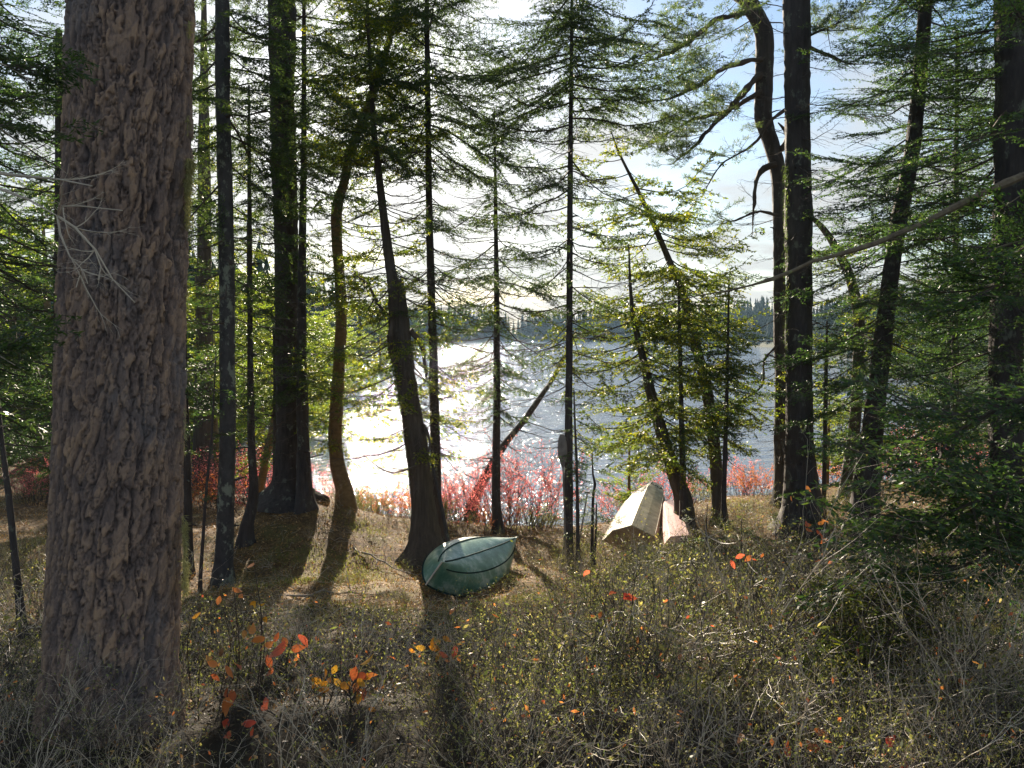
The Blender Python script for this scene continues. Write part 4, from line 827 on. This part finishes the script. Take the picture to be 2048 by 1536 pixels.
SR = [ # px, py, Y, n, mat, label
 (508, 1125, 3.6, 1, 'orange', 'single upright orange leaf standing over the shaded mound', .05, 0), (467, 1175, 3.8, 2, 'orange', 'pair of brown orange leaves before the foot of the grey spruce', .045, 10), (440, 1192, 4.0, 1, 'orange', 'one tilted brown leaf left of the brown orange pair', .05, 0),
 (512, 1218, 4.0, 3, 'yellowleaf', 'bright amber leaves lit through, below the upright orange leaf', .045, 16), (383, 1236, 3.8, 1, 'yellowleaf', 'lone amber leaf beside the huge trunk', .055, 0), (535, 1300, 3.6, 6, 'orange', 'dense knot of orange leaves with mauve dry ones', .055, 20),
 (475, 1240, 4.3, 2, 'litter', 'curled tan leaves under the amber ones', .045, 14), (590, 1268, 3.5, 2, 'coral', 'two long drooping red leaves right of the orange knot', .075, 14), (450, 1338, 3.5, 3, 'orange', 'orange leaves low beside the huge trunk', .05, 16),
 (405, 1320, 3.6, 3, 'litter', 'dry tan leaves touching the huge trunk', .045, 16), (457, 1388, 3.3, 3, 'orange', 'vertical stack of glowing orange leaves near the huge trunk', .055, 12), (682, 1352, 3.3, 8, 'yellowleaf', 'large yellow and orange leaf cluster, brightest on the slope', .055, 26),
 (730, 1362, 3.3, 4, 'orange', 'orange red cluster right of the brightest yellow one', .05, 14), (712, 1398, 3.25, 3, 'yellowleaf', 'three yellow leaves hanging under the orange red cluster', .045, 12), (635, 1352, 3.5, 2, 'yellowleaf', 'two yellow leaves left of the brightest cluster', .05, 10),
 (775, 1312, 3.9, 1, 'orange', 'single orange leaf below and left of the canoe', .055, 0), (872, 1300, 4.0, 5, 'yellowleaf', 'yellow orange leaves on the slope below the canoe', .05, 20), (903, 1300, 3.8, 2, 'coral', 'dark red leaves beside the yellow orange ones below the canoe', .055, 8),
 (908, 1215, 4.4, 1, 'orange', 'small orange leaf against the canoe shadow', .05, 0), (519, 1412, 3.2, 2, 'coral', 'two slim red leaves right of the glowing stack', .045, 12), (490, 1446, 3.1, 3, 'coral', 'flat red leaves spread low over the slope', .05, 16),
 (1247, 1192, 4.2, 4, 'coral', 'scarlet leaves in the brush below the cream boat', .05, 16), (1222, 1232, 4.1, 2, 'orange', 'orange red leaves below the scarlet ones', .05, 8), (1102, 1340, 3.6, 1, 'orange', 'one red orange leaf in the middle of the brush', .055, 0),
 (1483, 1468, 3.1, 1, 'orange', 'curved flame orange leaf standing upright low on the right', .065, 0), (1610, 1503, 3.0, 3, 'orange', 'flat orange pink leaves at the bottom edge', .055, 22), (1800, 1515, 2.9, 3, 'coral', 'dusky pink leaves at the bottom right', .06, 20),
 (1915, 1350, 3.6, 2, 'orange', 'folded orange leaf in the shade at the far right', .045, 6), (1615, 1048, 5.0, 4, 'orange', 'orange leaves on a tall shoot before the thick black trunk', .05, 14), (1645, 1068, 5.0, 2, 'orange', 'orange leaves right of the tall shoot', .05, 12),
 (1500, 1112, 4.8, 2, 'orange', 'pale orange leaves under the second leaning cedar', .045, 10), (1465, 1128, 4.7, 2, 'coral', 'dull red leaves left of the pale orange ones', .045, 8), (1180, 1140, 4.8, 1, 'coral', 'red leaf at the foot of the near black spruce', .05, 0),
 (1612, 985, 5.2, 2, 'orange', 'topmost orange leaves crossing the thick black trunk', .045, 16), (850, 1445, 3.3, 4, 'brush', 'rusty fern like leaves low in the middle', .05, 22), (1700, 1165, 4.4, 2, 'litter', 'dry leaves beside the bright spruce tip', .045, 10),
 (1362, 1308, 3.7, 1, 'orange', 'leaf lying on a twig right of the middle brush', .04, 0), (515, 1466, 3.1, 1, 'litter', 'pale cream curled leaf beside the flat red ones', .05, 0), (395, 1500, 3.0, 2, 'litter', 'two pinkish dry leaves low beside the huge trunk', .05, 12), (1160, 1388, 3.5, 1, 'litter', 'small pale leaf among bare twigs below the middle', .035, 0)]
for q, (px, py, Y, n, lm_, lb, sz, spd) in enumerate(SR): sprig(px, py, Y, n if n < 3 else int(n * 1.5), lm_, lb, 500 + q, sz, max(spd, 1))

# bright spruce shoot on the right
def spruce_tip():
    rng = np.random.RandomState(4); top = P(1725, 1150, 4.2); z0 = gz(top[0] + .1, top[1]); org = np.array([top[0] + .1, top[1], z0]); root = empty('spruce_seedling', org)
    tag(root, 'young spruce with pale yellow green tips among the dark boughs', 'seedling'); H = top[2] - z0 + .05; a = Acc(); tube(np.array([[0, 0, -.05], [.01, 0, H * .5], [0, 0, H]]), [.01, .007, .003], 6, a); a.build('trunk', [MT['bark_dark']], root, True); c = Acc()
    for i in range(26):
        h = H * (.25 + .75 * (i / 26)); add_branch(c, rng, np.array([0, 0, h]), 'spruce', .22 + .25 * (1 - i / 26) + .1, rng.rand() * 6.28, rng.normal(.0, .15))
    c.build('crown', [MT['twig'], MT['cedar']], root)
spruce_tip()

# ------------------------------------------------------------------ canoe, boats, paddles, pole
m, t, o = newmat('worn_green_paint'); MT['canoe'] = m
v = coords(t, (1, 1, 1)); n1 = noise(t, v, 2.3, 5, .6); n2 = noise(t, coords(t, (1, 14, 1)), 9, 5, .7)
c = ramp(t, noise(t, v, 3.4, 7, .7), [(.36, (.03, .14, .09)), (.5, (.09, .24, .17)), (.62, (.36, .48, .42))]); c = mixc(t, M(t, 'MULTIPLY', n2, .35), c, (.12, .20, .16))
p = N(t, 'ShaderNodeBsdfPrincipled'); t.links.new(c, p.inputs['Base Color']); p.inputs['Roughness'].default_value = .38; p.inputs['Coat Weight'].default_value = .2; p.inputs['Coat Roughness'].default_value = .3
t.links.new(bump(t, n2, .15, .004), p.inputs['Normal']); t.links.new(p.outputs[0], o.inputs[0])
MT['canoe_trim'] = plain('canoe_trim', (.02, .045, .04), .9, .3, 6, .1)
MT['canoe_edge'] = plain('pale_canoe_edge', (.55, .56, .5), .5, .3)
MT['cream'] = plain('chalky_cream_paint', (.38, .34, .23), .7, .38, 5.5); MT['cream_in'] = plain('bare_plywood', (.30, .20, .10), .8, .3, 4)
MT['pink'] = plain('faded_pink_hull', (.50, .30, .28), .5, .2, 2.5); MT['dark'] = plain('dark_grime', (.03, .03, .03), .8, .2)
MT['rock'] = plain('granite', (.36, .33, .28), .9, .35, 8)

def canoe():
    A = G(848, 1204); B = G(1006, 1138)
    za, zb = gz(A[0], A[1]), gz(B[0], B[1]); d = B - A; Lh = math.hypot(d[0], d[1]); L = Lh; az = math.atan2(d[1], d[0]); mid = (A + B) / 2
    root = empty('canoe', (mid[0], mid[1], (za + zb) / 2 + .24)); root.rotation_euler = (math.radians(36), -math.atan2(zb - za, L), az)
    tag(root, 'overturned green canoe with two dark keel strips, weathered pale, under the leaning cedar', 'canoe')
    n, k = 49, 33; s = np.linspace(-1, 1, n); th = np.linspace(0, math.pi, k); hw = .54 * (1 - np.abs(s) ** 2.2) ** .8 + .006; dep = .38 + .08 * np.abs(s) ** 3.5
    V = np.zeros((n, k, 3)); e = .86
    for i in range(n):
        c_, s_ = np.cos(th), np.sin(th); ee = e + (1.15 - e) * np.abs(s[i]) ** 3
        V[i, :, 0] = s[i] * L / 2 * (1 - .04 * (1 - s_) * abs(s[i]) ** 6); V[i, :, 1] = hw[i] * np.sign(c_) * np.abs(c_) ** e; V[i, :, 2] = (dep[i] - .0) * np.abs(s_) ** ee + .05 * 0
    base = .10 * np.abs(s) ** 3; V[:, :, 2] -= 0
    i = np.arange(n - 1)[:, None] * k; j = np.arange(k - 1)[None]; Fq = np.stack([i + j, i + j + 1, i + k + j + 1, i + k + j], -1).reshape(-1, 4)
    hull = mk('hull', V.reshape(-1, 3), [(Fq, 0)], [MT['canoe']], root, True); md = hull.modifiers.new('s', 'SOLIDIFY'); md.thickness = .012
    for kk in (k // 2 - 6, k // 2, k // 2 + 6):
        a = Acc(); sel = slice(2, n - 2); tube(V[sel, kk] + [0, 0, .004], .011, 6, a); a.build('keel_strip', [MT['canoe_trim']], root, True)
    for kk in (0, k - 1):
        a = Acc(); tube(V[:, kk] + [0, 0, .008], .016, 6, a); a.build('gunwale', [MT['canoe_trim']], root, True)
    for ii in (0, n - 1):
        a = Acc(); l = V[ii, : k // 2 + 1].copy(); l[:, 1] = 0; l[:, 0] += .008 * np.sign(s[ii]); tube(l, .013, 6, a); a.build('stem_band', [MT['canoe_edge']], root, True)
canoe()

def loft_pram(name, label, cat, A, B, wa, wb, hd, roll, matn, seed, zlift, inner, rocker=.05, letters=False, fl=.7):
    """upturned flat bottomed boat from its stern A to its bow B"""
    d = np.array(B) - np.array(A); L = math.hypot(d[0], d[1]); mid = (np.array(A) + np.array(B)) / 2; root = empty(name, mid); root.rotation_mode = 'XYZ'
    root.rotation_euler = (roll, -math.atan2(d[2], L), math.atan2(d[1], d[0])); tag(root, label, cat)
    n = 25; s = np.linspace(0, 1, n); w = np.interp(s, [0, .4, .75, 1], [wa, (wa + wb) * .56, wb * 1.12 + .06, wb * .72]) / 2; h = hd * (1 - .10 * np.sin(math.pi * s)); top = h - rocker * (2 * s - 1) ** 2 * 1.0; top = np.where(s > .8, top - (s - .8) * .5, top)
    X = (s - .5) * L
    cs = [(-1, 0), (-.86 - .0, .5), (-fl - .02, .93), (-fl + .03, 1), (0, 1.01), (fl - .03, 1), (fl + .02, .93), (.86, .5), (1, 0)]
    V = np.array([[[X[i], w[i] * c[0], top[i] * c[1]] for c in cs] for i in range(n)]); k = len(cs)
    i = np.arange(n - 1)[:, None] * k; j = np.arange(k - 1)[None]; Fq = np.stack([i + j, i + k + j, i + k + j + 1, i + j + 1], -1).reshape(-1, 4)
    hull = mk('hull', V.reshape(-1, 3), [(Fq, 0)], [MT[matn]], root, False); md = hull.modifiers.new('s', 'SOLIDIFY'); md.thickness = .02; md.offset = 1
    def plate(ring, off, nm):
        q = V[ring].copy(); q[:, 0] += off; r = q.copy(); r[:, 0] += .022; VV = np.vstack([q, r]); f = [list(range(k))[::-1], list(range(k, 2 * k))] + [[a, a + 1, a + 1 + k, a + k] for a in range(k - 1)] + [[k - 1, 0, k, 2 * k - 1]]
        me = bpy.data.meshes.new(nm); me.from_pydata(VV.tolist(), [], f); me.materials.append(MT[inner]); me.update(); ob = bpy.data.objects.new(nm, me); COL.objects.link(ob); ob.parent = root
    plate(0, .01, 'transom'); plate(n - 1, -.03, 'bow_plate')
    for sd2 in (-1, 1):
        a = Acc(); l = V[:, 0 if sd2 < 0 else k - 1].copy(); l[:, 1] += sd2 * .022; tube(l, .017, 6, a); a.build('gunwale', [MT[matn]], root)
    for yy in (-.42, .30):
        a = Acc(); l = np.stack([X, w * yy, top + .03], 1); tube(l[1:-1] - [0, 0, .018], .009, 4, a); a.build('bottom_runner', [MT[matn if yy < 0 else 'dark']], root)
    if letters:
        cu = bpy.data.curves.new('registration_mark', 'FONT'); cu.body = 'kn3'; cu.size = .21; cu.extrude = .002; cu.align_x = 'CENTER'; ob = bpy.data.objects.new('registration_mark', cu); COL.objects.link(ob); ob.parent = root; cu.materials.append(MT['dark'])
        ii = int(n * .80); ob.location = (X[ii], .0, top[ii] + .036); ob.rotation_euler = (0, .06, -math.pi / 2)
        bpy.context.view_layer.update(); me = bpy.data.meshes.new_from_object(ob); o2 = bpy.data.objects.new('registration_mark', me); COL.objects.link(o2); o2.parent = root; o2.location = ob.location; o2.rotation_euler = ob.rotation_euler; bpy.data.objects.remove(ob); o2.name = 'registration_mark'
    return root
A = G(1262, 1112); A[2] += .02; B = P(1298, 1030, A[1] + 3.5); B[2] = gz(B[0], B[1]) + .30
loft_pram('rowboat', 'overturned cream flat bottomed rowboat tilted on its side, tan stern facing the slope', 'rowboat', A, B, 1.15, .78, .58, math.radians(24), 'cream', 1, 0, 'cream_in', letters=True, fl=.42)
A = G(1362, 1100); A[2] += .0; B = P(1338, 1000, A[1] + 3.0); B[2] = gz(B[0], B[1]) + .10
loft_pram('rowboat', 'overturned faded pink boat lying behind the right side of the cream one', 'rowboat', A, B, .62, .36, .30, math.radians(-6), 'pink', 2, 0, 'pink', fl=.55)

def boulder(px, py, Y, r, label, seed):
    c = P(px, py, Y); z = gz(c[0], c[1]); rg = np.random.RandomState(seed); n, k = 18, 26; ph = np.linspace(0, math.pi, n); tt = np.linspace(0, 2 * math.pi, k, endpoint=False); PH, TT = np.meshgrid(ph, tt, indexing='ij')
    X = np.sin(PH) * np.cos(TT); Yy = np.sin(PH) * np.sin(TT); Z = np.cos(PH); q = r * (.8 + .45 * vnoise(X * 1.4 + seed + 5, Yy * 1.4 + 5, Z * 1.4 + 5) + .1 * vnoise(X * 5 + 9, Yy * 5 + 9, Z * 5 + seed))
    V = np.stack([X * q * 1.2, Yy * q, Z * q * .75], -1).reshape(-1, 3); i = np.arange(n - 1)[:, None] * k; j = np.arange(k)[None]; j2 = (j + 1) % k
    o = mk('boulder', V, [(np.stack([i + j, i + k + j, i + k + j2, i + j2], -1).reshape(-1, 4), 0)], [MT['rock']], None, True, (c[0], c[1], z + r * .25)); tag(o, label, 'boulder')
boulder(1300, 1100, 14.2, .17, 'pale rounded boulder at the stern of the cream boat', 3)

def paddle(name, label, bottom, topp, blade_at_top, bw=.19, bl=.52, grip=True, r=.015):
    b, tp = np.array(bottom), np.array(topp); L = np.linalg.norm(tp - b); d = (tp - b) / L; root = empty(name, b); tag(root, label, 'paddle')
    root.rotation_mode = 'QUATERNION'; root.rotation_quaternion = Vector(d).to_track_quat('Z', 'Y')
    a = Acc(); s0, s1 = (0, L - bl * .75) if blade_at_top else (bl * .75, L); tube(np.array([[0, 0, s0], [0, 0, (s0 + s1) / 2], [0, 0, s1]]), r, 8, a); a.build('shaft', [MT['deadwood']], root, True)
    n = 15; u = np.linspace(0, 1, n); w = bw / 2 * np.clip(np.sin(np.pi * np.clip(u * .93 + .03, 0, 1)) ** .45, .08, 1) * np.interp(u, [0, .35, 1], [.35, .9, 1.0]); zc_ = (L - bl + bl * u) if blade_at_top else (bl - bl * u)
    ring = np.array([(math.cos(q), math.sin(q)) for q in np.linspace(0, 2 * math.pi, 13)[:-1]]); V = np.array([[[w[i] * c, (.010 - .006 * u[i]) * s_, zc_[i]] for c, s_ in ring] for i in range(n)]); k = 12
    i = np.arange(n - 1)[:, None] * k; j = np.arange(k)[None]; j2 = (j + 1) % k; a = Acc(); a.add(V.reshape(-1, 3), np.stack([i + j, i + j2, i + k + j2, i + k + j], -1).reshape(-1, 4))
    for ii in (0, n - 1): a.add(np.vstack([V[ii], V[ii].mean(0)]), np.array([[q, (q + 1) % k, k] for q in range(k)]))
    a.build('blade', [MT['deadwood']], root, True)
    if grip:
        a = Acc(); z = 0.01 if blade_at_top else L; tube(np.array([[-.055, 0, z], [0, 0, z + .006], [.055, 0, z]]), [.014, .017, .014], 8, a); a.build('grip', [MT['deadwood']], root, True)
bt = P(1133, 1100, 13.2); bt[2] = gz(bt[0], bt[1]); paddle('paddle', 'upright paddle with rounded blade on top, leaning on the near black spruce', bt, P(1124, 869, 13.38), True, .20, .60)
bt = P(1150, 1090, 13.9); bt[2] = gz(bt[0], bt[1]); paddle('paddle', 'slanted paddle with its T shaped grip up, right of the near black spruce', bt, P(1175, 985, 14.3), False, .16, .4)
a0 = P(906, 1096, 13.6); a0[2] = gz(a0[0], a0[1]); a1 = P(861, 912, 14.35); a = Acc(); q = smooth_line(np.column_stack([np.array([a0 * 0, (a1 - a0) * .5 + [.02, 0, 0], a1 - a0]), [.045, .036, .025]]), .1)
tube(q[:, :3], q[:, 3], 9, a); o = a.build('wooden_pole', [MT['bark_dark']], None, True, a0); tag(o, 'dark wooden pole propped against the leaning cedar behind the canoe', 'pole')

# fallen branches on the ground
def fallen(p0, p1, Y0, Y1, w, label, seed):
    rg = np.random.RandomState(seed); a0 = P(*p0, Y0); a1 = P(*p1, Y1); 
    for q in (a0, a1): q[2] = gz(q[0], q[1]) + .04
    n = 8; u = np.linspace(0, 1, n)[:, None]; l = (a1 - a0) * u + rg.normal(0, .04, (n, 3)) * [1, 1, .4]; r = np.linspace(w, w * .35, n); acc = Acc(); tube(l, r, 6, acc)
    for i in range(2, n):
        e = l[i] + (a1 - a0) / n * 1.6 + rg.normal(0, .25, 3) * [1, 1, .5] + [0, 0, .12]; tube(np.array([l[i], (l[i] + e) / 2 + rg.normal(0, .03, 3), e]), [w * .4, w * .28, w * .12], 4, acc)
    o = acc.build('fallen_branch', [MT['deadwood']], None, True, a0); tag(o, label, 'branch', 'fallen branches')
fallen((700, 1075), (830, 1120), 14.6, 13.4, .02, 'fallen bare branch between the tan trunk and the leaning cedar', 1)
fallen((560, 1190), (760, 1165), 10.6, 11.2, .02, 'fallen branch lying across the shade under the mound', 2)
fallen((900, 1076), (1015, 1078), 16.6, 16.6, .02, 'straight stick lying behind the canoe', 3)
fallen((1310, 1150), (1480, 1060), 10.2, 12, .025, 'fallen branch right of the boulder', 4)
fallen((1330, 1120), (1450, 1110), 11, 10.8, .02, 'fallen branch under the second leaning cedar', 5)

# ------------------------------------------------------------------ air
def haze():
    V = np.array([(x, y, z) for x in (-260, 260) for y in (-30, 520) for z in (-4, 40)], float)
    Fq = np.array([[0, 1, 3, 2], [4, 6, 7, 5], [0, 4, 5, 1], [2, 3, 7, 6], [0, 2, 6, 4], [1, 5, 7, 3]])
    m, t, o = newmat('thin_haze'); pv = N(t, 'ShaderNodeVolumePrincipled'); pv.inputs['Color'].default_value = (.50, .74, 1.0, 1); pv.inputs['Density'].default_value = .0004; pv.inputs['Anisotropy'].default_value = 0.0
    t.links.new(pv.outputs[0], o.inputs['Volume']); ob = mk('haze', V, [(Fq, 0)], [m]); tag(ob, kind='stuff')
if True: haze()
